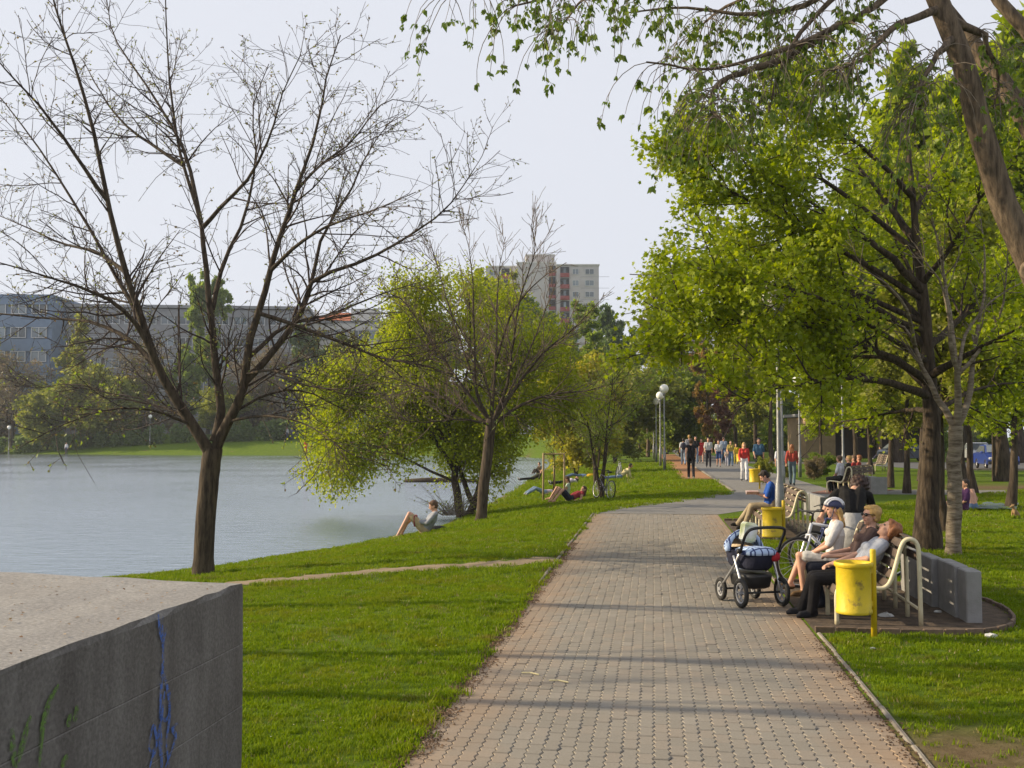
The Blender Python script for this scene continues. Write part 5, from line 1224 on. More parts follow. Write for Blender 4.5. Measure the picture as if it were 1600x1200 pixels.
def sit(lean=.25, seat=.44, knee=.46, reach=.44, foot=.42, hands='lap', turn=0.0, foot_dx=0.0, headlean=None):
    """seated, hips at the origin; lean back in radians"""
    J = dict(BASE); z = seat + .09; b = lambda h, e=0: (0, -math.sin(lean) * h + e, z + math.cos(lean) * h)
    J.update(pel=(0, 0, z), wai=b(.14), che=b(.34), nek=b(.50)); hl = lean * .6 if headlean is None else headlean; n = b(.52)
    J['hea'] = (0, n[1] - math.sin(hl) * .13 + .03, n[2] + math.cos(hl) * .13); J['fwd'] = (0, math.cos(hl), math.sin(hl)); J['up'] = (0, -math.sin(hl), math.cos(hl))
    s = b(.46); J['shL'] = (-.16, s[1], s[2]); J['shR'] = (.16, s[1], s[2])
    J['hiL'] = (-.085, .0, z - .01); J['hiR'] = (.085, 0, z - .01); J['knL'] = (-.10, reach, knee + .04); J['knR'] = (.09, reach, knee + .04); J['anL'] = (-.09 + foot_dx, foot, .09); J['anR'] = (.09 + foot_dx, foot, .09); J['toL'] = (-.10 + foot_dx, foot + .15, .03); J['toR'] = (.10 + foot_dx, foot + .15, .03)
    if hands == 'lap':
        e = b(.20); J['elL'] = (-.24, e[1] + .05, e[2]); J['elR'] = (.24, e[1] + .05, e[2]); J['wrL'] = (-.06, .20, z + .10); J['wrR'] = (.06, .22, z + .10)
    if hands == 'read':
        e = b(.20); J['elL'] = (-.22, e[1] + .12, e[2]); J['elR'] = (.22, e[1] + .12, e[2]); J['wrL'] = (-.09, .30, z + .24); J['wrR'] = (.09, .30, z + .24)
    return J
def person(label, loc, rz, J, top=(.3, .3, .3), low=(.05, .05, .06), hair='brown', style='short', sleeve=.45, legs='long', shoes=(.03, .03, .03), scale=1.0, vox=.022, fem=True, group=None, skirt=None, hairpart=False, bare_top=False, curl=.5, hat=None, belly=0.0, eyes=True):
    o = empty('person', loc, rz, label, 'person', group); o.scale = (scale,) * 3
    J = {k: np.array(v, float) for k, v in J.items()}; f = Fig(); hf = Fig() if hairpart else None; T = 'skin' if bare_top else 'top'
    wd = .92 if fem else 1.05
    ax = unit(J['shR'] - J['shL']); tb = unit(J['nek'] - J['pel']); fw = np.cross(tb, ax)
    for e in (-1, 1):
        f.c(J['pel'] + ax * e * .065 - tb * .0, J['wai'] + ax * e * .055 + fw * belly * .5, .112 * wd, .100 * wd, 'low'); f.c(J['wai'] + ax * e * .055 - tb * .06 + fw * belly, J['che'] + ax * e * .075, .108 * wd, .112 * wd, T)
        f.c(J['che'] + ax * e * .07, J['che'] + ax * e * .10 + tb * .10, .105 * wd, .075 * wd, T)
        if fem and not bare_top: f.e(J['che'] + ax * e * .065 + fw * .075 + tb * .0, (.062, .062, .060), T)
    f.c(J['nek'] - tb * .03, J['hea'] - unit(J['up']) * .03 - unit(J['fwd']) * .02, .052, .048, 'skin'); f.c(J['shL'] * .75 + J['nek'] * .25 - tb * .01, J['shR'] * .75 + J['nek'] * .25 - tb * .01, .058, .058, T)
    for q, e in (('L', -1), ('R', 1)):
        sh_, el, wr, hi, kn, an_, to = (J[k + q] for k in ('sh', 'el', 'wr', 'hi', 'kn', 'an', 'to'))
        f.c(sh_, el, .047, .039, 'skin'); f.c(el, wr, .038, .026, 'skin')
        if not bare_top:
            if sleeve <= .5: f.c(sh_, sh_ + (el - sh_) * min(sleeve * 2, 1) * .98, .062, .056, T)
            else: f.c(sh_, el, .060, .052, T); f.c(el, el + (wr - el) * (sleeve - .5) * 2, .051, .040, T)
        else: f.c(sh_, sh_, .058, .058, T)
        hand(f, wr, wr - el, 1.0, e, curl)
        if legs == 'long': f.c(hi, kn, .092, .068, 'low'); f.c(kn, an_ + V3(0, 0, .0), .066, .058, 'low')
        elif legs == 'short': f.c(hi, kn, .078, .052, 'skin'); f.c(hi, hi + (kn - hi) * .8, .094, .080, 'low'); f.c(kn, an_, .050, .034, 'skin'); f.e(kn + (an_ - kn) * .3 - unit(to - an_) * .02, (.048, .05, .085), 'skin')
        else: f.c(hi, kn, .080, .053, 'low' if skirt is None else 'skin'); f.c(kn, an_, .051, .034, 'skin')
        fd = unit(to - an_); f.c(an_ - V3(0, 0, .01), an_ - V3(0, 0, .035) - fd * .035, .036, .036, 'skin' if legs != 'long' or shoes is None else 'shoe'); f.c(an_ - V3(0, 0, .045) - fd * .035, to, .036, .027, 'shoe' if shoes is not None else 'skin'); f.c(an_ - V3(0, 0, .02), to - fd * .03 + V3(0, 0, .012), .034, .03, 'shoe' if shoes is not None else 'skin')
    head(f, hf, J['hea'], J['fwd'], J['up'], 1.0, style, fem, eyes)
    M = dict(skin=M_skin, lip=M_lip, eye=M_eye, hair=HAIR[hair], top=cloth(top), low=cloth(low), shoe=cloth(shoes) if shoes else M_skin, hat=cloth(hat or (.5, .5, .5)))
    b = f.build('body', M, o, vox, 2 if vox < .012 else 1, 0)
    if hf: hf.build('hair', M, o, max(vox, .009), 1, .0035)
    if skirt is not None:
        a, z0, z1, r0, r1 = skirt; MB().lathe([(r0, z0), (r0 + .02, z0 - .12), (r1, z1), (r1 - .012, z1)], 22, (J['pel'][0], J['pel'][1], 0), cap=False).obj('skirt', cloth(a), o, True)
    return o
FL = math.pi / 2 - PHEAD                       # facing the path from the benches
NV = .009
# two women and a girl on the near bench
J = sit(.66, .37, .40, .42, .5, 'lap', headlean=.75); J['anL'] = (-.07, .46, .09); J['anR'] = (.11, .54, .09); J['toL'] = (-.10, .61, .035); J['toR'] = (.12, .69, .035); J['wrL'] = (-.04, .22, .60); J['wrR'] = (.05, .24, .58); J['elL'] = (-.26, -.10, .68); J['elR'] = (.25, -.10, .67)
person('woman in grey shirt leaning back with face to the sun on the near bench', pc(12.22, 3.68), FL, J, (.34, .36, .42), (.014, .013, .015), 'copper', 'bob', .42, shoes=(.02, .02, .025), vox=NV, hairpart=True)
J = sit(.44, .38, .42, .46, .38, 'lap', headlean=.12); J['fwd'] = (-.35, .9, .06); J['wrL'] = (-.02, .26, .60); J['wrR'] = (.08, .25, .62)
w2 = person('blond woman in dark top and sunglasses sitting on the near bench', pc(12.92, 3.80), FL, J, (.085, .055, .05), (.016, .017, .026), 'blond', 'bob', .45, vox=NV, hairpart=True)
hc = np.array(J['hea']); fw = unit(np.array(J['fwd'])); xr = unit(np.cross(fw, V3(0, 0, 1)))
sg = MB()
for e in (-1, 1): sg.ball(hc + fw * .086 + xr * e * .036 + V3(0, 0, .012), (.030, .020, .021), 10, 6); sg.tube([hc + fw * .09 + xr * e * .066 + V3(0, 0, .016), hc + fw * .0 + xr * e * .084 + V3(0, 0, .014)], .005, 6)
sg.tube([hc + fw * .10 - xr * .02 + V3(0, 0, .016), hc + fw * .10 + xr * .02 + V3(0, 0, .016)], .005, 6); sg.obj('sunglasses', mat('dark_lens', (.012, .01, .01), .15), w2, True)
J = sit(.10, .40, .42, .42, .40, 'lap', headlean=-.1); J['anR'] = (.02, .56, .16); J['toR'] = (.03, .70, .12); J['knL'] = (-.05, .44, .54); J['elL'] = (-.2, .10, .68); J['wrL'] = (-.07, .28, .58)
girl = person('girl in white shirt and striped bicycle helmet on the near bench', pc(13.78, 3.72), FL, J, (.72, .70, .68), (.55, .54, .52), 'blond', 'long', .45, 'short', (.13, .08, .04), .95, NV, hairpart=True)
hc = Vector(J['hea']); M_hel = mat('helmet_white', (.75, .75, .78), .35); M_held = mat('helmet_navy', (.03, .035, .09), .35)
hm = MB(); R_ = Matrix.Rotation(.1, 3, 'X'); hm.ball(hc + Vector((0, -.012, .045)), (.102, .132, .105), 18, 12, R_); hm.v = [(x, y, max(z, hc.z + .04 - .25 * min(0, y - hc.y) * 0 - .05 * (y < hc.y - .03))) for x, y, z in hm.v]; helm = hm.obj('helmet', M_held, girl, True)
for i in range(5): a = -.07 + i * .035; pts = [hc + Vector((a, -.01 + math.cos(t) * .125 * math.sqrt(1 - (a / .11) ** 2), +.050 + math.sin(t) * .103 * math.sqrt(1 - (a / .12) ** 2))) for t in np.linspace(.1, 3.0, 10)]; MB().tube(pts, .0115, 6).obj('rib', M_hel, helm, True)
MB().tube([hc + Vector((-.08, 0, .04)), hc + Vector((-.06, .03, -.09)), hc + Vector((0, .05, -.115)), hc + Vector((.06, .03, -.09)), hc + Vector((.08, 0, .04))], .006, 5).obj('strap', M_held, helm)
# woman bending over at the end of the bench
J = dict(BASE); J.update(pel=(0, 0, .84), wai=(0, .05, .97), che=(.03, .17, 1.10), nek=(.09, .31, 1.22), hea=(.18, .42, 1.21), fwd=(.4, .7, -.55), up=(.2, .5, .8), shL=(-.14, .24, 1.15), shR=(.25, .28, 1.12), elL=(-.29, .10, 1.02), wrL=(-.36, .12, .88), elR=(.34, .42, .92), wrR=(.20, .52, .80), hiL=(-.09, -.02, .84), hiR=(.09, -.02, .84))
person('woman in black shirt and grey skirt bending over beside the girl', Vector((4.50, 14.0, 0)), -.1, J, (.013, .012, .012), (.36, .36, .36), 'red', 'curly', .42, 'bare', (.05, .04, .035), 1.06, NV, skirt=((.38, .38, .385), 0.93, .40, .135, .24), hairpart=True)
# child crouching behind the pram
J = sit(-.45, .16, .40, .30, .10, 'lap', headlean=-.4); J['hea'] = (0, .34, .62); J['wrL'] = (-.1, .42, .30); J['wrR'] = (.1, .42, .30)
person('small child in beige jacket and jeans crouching left of the pram', gnd(1148, 896), -1.3, J, (.55, .42, .27), (.22, .29, .42), 'blond', 'short', .95, 'long', (.3, .3, .3), .86, .012)
# man in blue shirt reading on the second bench
J = sit(-.12, .42, .46, .45, .66, 'read', headlean=-.7); J['anL'] = (-.08, .60, .09); J['anR'] = (.10, .72, .12); J['toR'] = (.11, .86, .09); J['toL'] = (-.08, .76, .035)
person('man in bright blue shirt reading on the second bench', pc(23.2, 4.02), FL, J, (.022, .085, .36), (.36, .29, .19), 'dark', 'short', .46, 'long', (.015, .015, .015), 1.0, .014, False, belly=.06, hairpart=True)
p = pc(23.2, 4.02); bk = empty('magazine', p + Vector((-.42, .06, .76)), FL, 'open magazine in the hands of the man in blue', 'magazine')
Mp = mat('magazine_page', (.55, .30, .26), .6, (.62, .55, .50), 14)
for e in (-1, 1): MB().box((e * .10, 0, .02), (.20, .27, .006), Matrix.Rotation(-e * .35, 3, 'Y')).obj('page', Mp, bk)
# people on the crowded bench
for i, (ds_, top, hr, st, lb, nm, fe) in enumerate([(.35, (.62, .62, .68), 'brown', 'bob', 'woman in white shirt at the near end of the crowded bench', .1, True), (1.05, (.02, .018, .018), 'blond', 'short', 'person in black between the white and the red shirt on the crowded bench', .15, True), (1.75, (.32, .03, .03), 'brown', 'short', 'person in red shirt on the crowded bench', .2, False), (2.5, (.30, .05, .04), 'copper', 'short', 'red haired person at the far end of the crowded bench', .2, True)]):
    person(lb, onC(ds_, .40), math.pi / 2 - PHEAD - TC + (-.15 if i == 0 else .05), sit(-.05 if i == 0 else .2, .44, .46, .44, .36), top, (.02, .02, .022), hr, st, .6 if i == 0 else .45, 'long', None if i == 0 else (.03, .03, .03), 1.0, .022, fe)
# strollers
WG = 'people strolling on the walk'
def walker(px, py, hp, label, rz, top, low, hair='brown', st='short', fem=True, legs='long', sleeve=.45, ph=.3, arm=.25, shoes=(.04, .04, .04), vox=.026, skirt=None, hgt=None):
    p = gnd(px, py); h_ = hp * p.y / F; return person(label, p, rz, walk(ph, arm), top, low, hair, st, sleeve, legs, shoes, h_ / 1.71, vox, fem, WG, skirt, eyes=False)
AW, TO = -PHEAD, math.pi - PHEAD
walker(1080, 749, 63, 'woman in black walking away on the clay track', AW, (.018, .016, .02), (.016, .015, .02), 'brown', 'bob', True, sleeve=.1, ph=.35, shoes=(.5, .48, .46), vox=.02)
walker(1163, 752, 60, 'woman in red top and white trousers walking towards the camera', TO, (.55, .05, .045), (.72, .72, .76), 'blond', 'long', True, sleeve=.95, ph=.15, vox=.018)
walker(1186, 747, 62, 'man in blue shirt and dark trousers beside the woman in white trousers', TO, (.06, .13, .22), (.025, .028, .035), 'dark', 'short', False, ph=.15, vox=.018)
walker(1220, 758, 62, 'man in white shirt walking behind the lamp post', AW, (.62, .64, .70), (.16, .20, .26), 'dark', 'short', False, vox=.02)
walker(1238, 759, 64, 'long haired woman in red shirt and jeans right of the lamp post', AW - .2, (.42, .07, .05), (.11, .16, .19), 'copper', 'long', True, sleeve=.9, vox=.018)
w = walker(1068, 727, 42, 'walker in white shirt with dark backpack and jeans', AW, (.62, .62, .62), (.20, .27, .38), 'dark', 'short', False)
MB().ball((0, -.20, 1.22), (.17, .11, .24), 12, 8).obj('backpack', cloth((.03, .03, .05)), w, True)
walker(1077, 724, 44, 'walker in grey shirt right of the backpack', AW, (.26, .26, .28), (.06, .06, .08), 'blond', 'short', False)
walker(1087, 725, 43, 'walker in black shirt and jeans in front of the red dress', TO, (.02, .02, .02), (.13, .18, .26), 'dark', 'short', False)
walker(1096, 724, 38, 'woman in a red dress among the strollers', TO, (.48, .045, .04), (.48, .045, .04), 'dark', 'short', True, 'bare', sleeve=.2, skirt=((.48, .045, .04), 1.05, .55, .13, .22))
walker(1107, 731, 47, 'man in pale shirt and dark trousers in the middle of the walk', TO, (.58, .57, .55), (.02, .02, .03), 'dark', 'short', False, ph=.1)
walker(1123, 730, 42, 'walker in white shirt and blue shorts', TO, (.66, .66, .68), (.03, .06, .17), 'brown', 'short', False, 'short', ph=.1)
walker(1131, 725, 42, 'walker in grey blue shirt and blue trousers', TO, (.26, .32, .42), (.09, .14, .24), 'dark', 'short', False)
walker(1136, 729, 27, 'small child in light clothes holding hands with the woman in yellow', TO, (.52, .42, .34), (.4, .4, .48), 'blond', 'short', True, ph=.1)
walker(1142, 729, 40, 'woman in yellow shirt and jeans', TO, (.46, .36, .09), (.13, .20, .32), 'brown', 'short', True, ph=.1)
walker(1150, 726, 32, 'child in a bright yellow jacket beside the far bin', TO, (.65, .48, .03), (.4, .32, .06), 'blond', 'short', True, sleeve=.9, ph=.1)
walker(1592, 712, 33, 'person in purple walking along the far road', 1.2, (.14, .06, .32), (.03, .03, .04), 'dark', 'short', True)
# far bank figures
for px, py, tp, lb in [(478, 710, (.5, .05, .04), 'red clad figure standing at the far water edge'), (485, 709, (.5, .4, .32), 'pale figure beside the red one at the far water edge'), (105, 684, (.6, .6, .62), 'white clad figure on the far bank, at the left'), (449, 684, (.4, .4, .42), 'grey clad figure on the far bank beside the willow'), (456, 684, (.10, .10, .16), 'dark clad figure on the far bank beside the willow')]:
    x = (px - 800) / F * (144 if py > 700 else 152); y = 144 if py > 700 else 152
    person(lb, Vector((x, y, max(tz(x, y), WATER_Z))), math.pi, dict(BASE), tp, tp if py > 700 else (.05, .06, .1), 'dark', 'short', .9, scale=1.0, vox=.035, group='figures on the far bank', eyes=False)
# reader at the water's edge
p = gt(660, 833); tp_ = p
J = sit(.55, -.02, .0, .30, .62, 'lap', headlean=-.35); J['knL'] = (-.09, .34, .47); J['knR'] = (.09, .30, .44); J['anL'] = (-.09, .60, .08 - .10); J['anR'] = (.09, .52, .08 - .08); J['toL'] = (-.09, .76, -.10); J['toR'] = (.09, .67, -.10); J['wrL'] = (-.07, .18, .30); J['wrR'] = (.08, .18, .28); J['elL'] = (-.22, -.06, .27); J['elR'] = (.22, -.06, .27)
person('barefoot person in grey hooded top reading a red book at the water edge', p + Vector((.05, 0, 0)), math.pi / 2 + .1, J, (.28, .29, .32), (.44, .34, .20), 'brown', 'short', .8, 'short', None, 1.1, .016, False)
bk = empty('red_book', p + Vector((-.16, -.02, .34)), math.pi / 2, 'red book propped against the knees of the reader', 'book'); Mb = mat('red_cover', (.24, .02, .035), .6)
for e in (-1, 1): MB().box((e * .10, 0, 0), (.20, .018, .27), Matrix.Rotation(e * .3, 3, 'Z')).obj('cover', Mb, bk)
tag(MB().ball((0, 0, 0), (.26, .15, .09), 12, 7).obj('dark_bag', cloth((.015, .015, .018)), None, True, gt(684, 828) + Vector((0, 0, .05))), 'dark bag lying behind the reader at the water edge', 'bag')
# sunbathers on the lawn
SB = 'people resting on the lawn'
def lying(prone=False, knees=0.0, prop=0.0, arms='side'):
    """lying along +Y with the head at +Y; belly up unless prone; lifted by knees, or propped on the elbows"""
    J = {}; s = -1 if prone else 1; z = .12
    J.update(pel=(0, 0, z), wai=(0, .14, z + prop * .25), che=(0, .32, z + prop * .62), nek=(0, .48, z + prop * .95), hea=(0, .60, z + .03 + prop * 1.25), fwd=(0, -.15 if not prone else .5 * (prop > 0), 1 if not prone else (.3 if prop > 0 else -1)), up=(0, 1, .1 + prop * 1.5))
    if prop > 0.2: J['fwd'] = (0, 1, .1) if prone else (0, -1, .4); J['up'] = (0, .1, 1)
    J.update(shL=(-.16 * s, .45, z + prop * .9), shR=(.16 * s, .45, z + prop * .9), elL=(-.25 * s, .28, .06), elR=(.25 * s, .28, .06), wrL=(-.22 * s, .08, .06), wrR=(.22 * s, .08, .06))
    if prone and prop: J.update(elL=(-.2 * s, .52, .05), elR=(.2 * s, .52, .05), wrL=(-.14 * s, .74, .06), wrR=(.14 * s, .74, .06))
    J.update(hiL=(-.085 * s, -.02, z), hiR=(.085 * s, -.02, z), knL=(-.1 * s, -.42 + knees * .15, z + knees), knR=(.1 * s, -.40 + knees * .12, z + knees * .9), anL=(-.1 * s, -.82 + knees * .35, .09), anR=(.1 * s, -.82 + knees * .3, .09), toL=(-.12 * s, -.88 + knees * .2, .2 if not knees else .04), toR=(.12 * s, -.88 + knees * .2, .2 if not knees else .04)); return J
def rest(px, py, label, rz, J, top, low, hair='brown', st='short', legs='long', shoes=(.5, .48, .45), sleeve=.45, fem=True, dz=0.0, vox=.02, bare=False, sc=1.0):
    p = gt(px, py); p.z += dz; return person(label, p, rz, J, top, low, hair, st, sleeve, legs, shoes, sc, vox, fem, SB, bare_top=bare, eyes=False)
R0 = -math.pi / 2 + .35
rest(850, 773, 'person in pink top and jeans lying behind the sapling stakes', R0, lying(knees=.18), (.52, .42, .50), (.24, .32, .45))
J = sit(.15, -.02, .0, .3, .6, 'lap', headlean=-.2); J['knL'] = (-.09, .36, .42); J['knR'] = (.09, .30, .40); J['anL'] = (-.09, .62, .0); J['anR'] = (.09, .55, .02); J['toL'] = (-.09, .78, -.02); J['toR'] = (.09, .70, 0); J['wrL'] = (-.1, .28, .40); J['wrR'] = (.1, .28, .40); J['elL'] = (-.22, .10, .26); J['elR'] = (.22, .10, .26)
rest(885, 779, 'woman in pale green top sitting up beside the lying woman in red', math.pi / 2, J, (.45, .55, .48), (.4, .45, .42), 'brown', 'pony', 'short', None, .1)
rest(890, 784, 'bare legged woman lying propped on a red towel', R0 + .2, lying(knees=.36, prop=.22), (.30, .04, .05), (.03, .035, .05), 'brown', 'long', 'short', None, .1)
rest(884, 757, 'person in white top and dark trousers lying face down', R0, lying(True, prop=.1), (.58, .52, .60), (.02, .02, .022), 'dark')
rest(905, 747, 'person in light blue shirt lying farthest up the slope', R0, lying(knees=.1), (.22, .33, .52), (.12, .18, .28), 'brown', fem=False)
rest(968, 749, 'dark haired woman in yellow top and jeans propped on her elbows', R0 - .1, lying(True, prop=.42), (.55, .48, .26), (.15, .22, .36), 'dark', 'pony')
rest(832, 751, 'person in dark clothes reclining by the reeds', R0, lying(prop=.3), (.05, .045, .03), (.03, .03, .03), 'blond')
rest(842, 741, 'second dark clothed person sitting at the reeds', 2.2, sit(.1, -.02, .3, .3, .5), (.06, .045, .025), (.05, .04, .03), 'brown')
rest(902, 731, 'blond person in dark top sitting beyond the saplings', 1.2, sit(.1, -.02, .3, .3, .5), (.06, .05, .10), (.4, .4, .42), 'blond', 'bob')
rest(917, 727, 'dark haired person reclining beyond the saplings', 1.4, sit(.5, -.02, .3, .3, .5), (.16, .15, .14), (.05, .05, .06), 'dark')
rest(1519, 796, 'shirtless person sitting with bowed back on the grass at the right', FL - 1.2, sit(-.4, -.02, .3, .3, .5, headlean=-.6), (.3, .3, .3), (.13, .20, .32), 'dark', 'short', fem=False, bare=True)
rest(1507, 798, 'dark haired person in purple sitting beside the shirtless one', FL, sit(.1, -.02, .3, .3, .5), (.08, .03, .10), (.10, .04, .10), 'dark', 'long', 'short', None)
rest(1375, 718, 'seated person in white far behind the grove', 1.4, sit(.1, .2, .3, .3, .5), (.55, .58, .66), (.05, .05, .09), 'dark')
tag(MB().ball((0, 0, 0), (.30, .20, .14), 12, 8).obj('yellow_bag', cloth((.55, .34, .02)), None, True, gt(924, 746) + Vector((0, 0, .08))), 'yellow bag beside the lying person in light blue', 'bag')
pts = [gt(*q) for q in [(1525, 798), (1588, 798), (1592, 789), (1535, 788)]]
bl = MB(); gx = 8
for i in range(gx + 1):
    for j in range(5): q = pts[0].lerp(pts[1], i / gx).lerp(pts[3].lerp(pts[2], i / gx), j / 4); bl.v.append((q.x, q.y, q.z + .03 + random.uniform(0, .05)))
bl.f = [(i * 5 + j, i * 5 + 5 + j, i * 5 + 6 + j, i * 5 + 1 + j) for i in range(gx) for j in range(4)]; bl = bl.obj('blanket', cloth((.12, .16, .17)), None, True); tag(bl, 'crumpled dark blanket beside the shirtless person', 'blanket')
# small tan dog sitting on the grass at the right edge
p = gt(1587, 809); dg = empty('dog', p, 1.9, 'small tan animal sitting on the grass near the right edge', 'animal'); f = Fig(); k = .62
for a, b, ra, rb in [((0, -.08, .12), (0, .06, .28), .11, .085), ((0, .06, .30), (0, .12, .42), .06, .055), ((0, .13, .45), (0, .20, .44), .065, .05), ((0, .2, .43), (0, .27, .41), .038, .028), ((-.06, .10, .26), (-.06, .13, .03), .035, .025), ((.06, .10, .26), (.06, .13, .03), .035, .025), ((-.09, -.06, .10), (-.10, .07, .04), .06, .03), ((.09, -.06, .10), (.10, .07, .04), .06, .03), ((0, -.16, .06), (0, -.30, .05), .025, .015), ((-.05, .12, .50), (-.06, .11, .56), .022, .01), ((.05, .12, .50), (.06, .11, .56), .022, .01)]: f.c(np.array(a) * k, np.array(b) * k, ra * k, rb * k, 'fur')
f.build('body', dict(fur=cloth((.34, .22, .11))), dg, .012, 1)

# ---------------------------------------------------------------- pram, bicycles, cars
M_rub = mat('tyre_rubber', (.022, .021, .02), .8); M_alu = mat('brushed_metal', (.62, .62, .63), .35, metal=.8); M_plk = mat('black_plastic', (.02, .02, .021), .5)
M_navy = cloth((.022, .024, .045))
def check_mat():
    m = bpy.data.materials.new('blue_check_cloth'); nt, N, L, P = nodes_of(m); P.inputs['Roughness'].default_value = .9
    tc = N.new('ShaderNodeTexCoord'); out = []
    for ax in ('X', 'Y'):
        w_ = N.new('ShaderNodeTexWave'); w_.bands_direction = ax; w_.inputs['Scale'].default_value = 3.6; L.new(tc.outputs['Object'], w_.inputs['Vector'])
        r = N.new('ShaderNodeMapRange'); r.inputs[1].default_value = .86; r.inputs[2].default_value = .93; L.new(w_.outputs['Fac'], r.inputs[0]); out.append(r)
    mx_ = N.new('ShaderNodeMath'); mx_.operation = 'MAXIMUM'; L.new(out[0].outputs[0], mx_.inputs[0]); L.new(out[1].outputs[0], mx_.inputs[1])
    mx = N.new('ShaderNodeMix'); mx.data_type = 'RGBA'; mx.inputs[6].default_value = (.40, .52, .74, 1); mx.inputs[7].default_value = (.03, .05, .16, 1); L.new(mx_.outputs[0], mx.inputs[0]); L.new(mx.outputs[2], P.inputs['Base Color']); return m
M_chk = check_mat()
def wheel(parent, c, r, axis, spokes, m_rim, w=.02, tyre=M_rub, fat=.022, name='wheel'):
    wo = empty(name, c); wo.parent = parent; x, y, d = frame(axis); ring = lambda R_, n=28: [(x * math.cos(a) + y * math.sin(a)) * R_ for a in np.linspace(0, 2 * math.pi, n, endpoint=False)]
    MB().tube(ring(r - fat), fat, 8, closed=True).obj('tyre', tyre, wo, True); MB().tube(ring(r - fat * 2.1), fat * .5, 6, closed=True).obj('rim', m_rim, wo, True)
    b = MB().lathe([(.025, -.03), (.025, .03)], 10, (0, 0, 0), axis)
    for i in range(spokes): a = 2 * math.pi * i / spokes; b.tube([d * (.02 if i % 2 else -.02), (x * math.cos(a) + y * math.sin(a)) * (r - fat * 2)], w, 5)
    b.obj('spokes', m_rim, wo); return wo
M_rimg = mat('grey_rim', (.30, .30, .31), .5)
pr = empty('pram', gnd(1190, 949) + rotz(math.radians(14)) @ Vector((0, .22, 0)), math.radians(14), 'pram with blue checked cover and bag standing before the near bench', 'pram')
for x, y, r in ((-.28, -.24, .185), (.28, -.24, .185), (-.24, .42, .15), (.24, .42, .15)): wheel(pr, (x, y, r), r, (1, 0, 0), 6, M_rimg, .010, fat=.03)
MB().tube([(-.28, -.24, .185), (.28, -.24, .185)], .014, 8).obj('axle', M_plk, pr, True); MB().tube([(-.24, .42, .15), (.24, .42, .15)], .014, 8).obj('axle', M_plk, pr, True)
for e in (-1, 1):
    MB().tube([(e * .25, .42, .16), (e * .25, .2, .34), (e * .25, -.02, .52), (e * .26, -.2, .70)], .016, 8).obj('front_leg', M_alu, pr, True)
    MB().tube([(e * .26, -.24, .19), (e * .26, -.17, .36), (e * .26, -.05, .56), (e * .26, .0, .62)], .017, 8).obj('rear_leg', M_alu, pr, True)
    MB().lathe([(.035, -.025), (.035, .025)], 12, (e * .27, -.18, .70), (1, 0, 0)).obj('joint', M_plk, pr, True)
hp = [(-.26, -.2, .70), (-.262, -.28, .83), (-.26, -.36, .93), (-.22, -.42, .99), (-.1, -.45, 1.01), (.1, -.45, 1.01), (.22, -.42, .99), (.26, -.36, .93), (.262, -.28, .83), (.26, -.2, .70)]
MB().tube([Vector(p) for p in smooth_pts(np.array(hp), 36)], .019, 8).obj('handle', M_plk, pr, True)
def loft(rings, cap=True):
    m = MB(); n = len(rings[0]); m.v = [tuple(p) for r in rings for p in r]; m.f = [(i * n + k, i * n + (k + 1) % n, (i + 1) * n + (k + 1) % n, (i + 1) * n + k) for i in range(len(rings) - 1) for k in range(n)]
    if cap: m.f += [tuple(range(n - 1, -1, -1)), tuple(range((len(rings) - 1) * n, len(rings) * n))]
    return m
def oval(a, b, cy, z, n=24, tilt=0.0): return [(a * abs(math.cos(t)) ** .7 * (1 if math.cos(t) > 0 else -1), cy + b * abs(math.sin(t)) ** .7 * (1 if math.sin(t) > 0 else -1), z + tilt * math.sin(t)) for t in np.linspace(0, 2 * math.pi, n, endpoint=False)]
pr.scale = (.93,) * 3
loft([oval(.17, .34, .08, .46), oval(.20, .39, .08, .50), oval(.215, .42, .08, .62), oval(.22, .43, .08, .68)]).obj('carrycot', M_navy, pr, True)
loft([oval(.226, .26, -.10, .655), oval(.226, .26, -.10, .70), oval(.17, .2, -.10, .735, tilt=-.01), oval(.05, .06, -.10, .745)], True).obj('apron', M_chk, pr, True)
MB().box((.16, -.28, .63), (.14, .10, .12), None, .03).obj('red_pouch', cloth((.42, .03, .04)), pr, True)
for i, (tilt, rr) in enumerate(((.15, .235), (.5, .235), (.9, .23))):
    pts = [(math.cos(a) * rr, .20 + math.sin(a) * rr * math.sin(tilt) * 1.1 + .03 * i, .66 + math.sin(a) * rr * math.cos(tilt) * 1.05) for a in np.linspace(0, math.pi, 16)]; MB().tube(pts, .034 if i == 0 else .02, 8).obj('hood_rim', M_chk, pr, True)
hr = [[(math.cos(a) * .232, .20 + math.sin(a) * .232 * math.sin(t) * 1.1 + .03 * (t - .15) / .4, .66 + math.sin(a) * .232 * math.cos(t) * 1.03) for a in np.linspace(0, math.pi, 16)] for t in (.15, .4, .7, 1.0, 1.35)]
hd = MB(); hd.v = [p for r in hr for p in r]; hd.f = [(i * 16 + k, i * 16 + k + 1, (i + 1) * 16 + k + 1, (i + 1) * 16 + k) for i in range(4) for k in range(15)]; hd.obj('hood', cloth((.52, .44, .34)), pr, True)
loft([oval(.16, .24, .06, .22), oval(.20, .28, .06, .24), oval(.22, .31, .06, .36), oval(.225, .315, .06, .40)], True).obj('basket', M_plk, pr, True)
bg = MB().box((0, 0, 0), (.20, .14, .24), Matrix.Rotation(.15, 3, 'Y'), .03); bg.v = [(x * (1 + .25 * z) + random.uniform(-.01, .01), y, z) for x, y, z in bg.v]
bgo = bg.obj('shopping_bag', mat('printed_bag', (.70, .70, .72), .5, (.36, .42, .16), 7), None, False); w_ = Matrix.Rotation(math.radians(14), 3, 'Z') @ Vector((.0, .1, .84)); bgo.location = pr.location + w_; tag(bgo, 'printed carrier bag standing in the pram', 'bag')
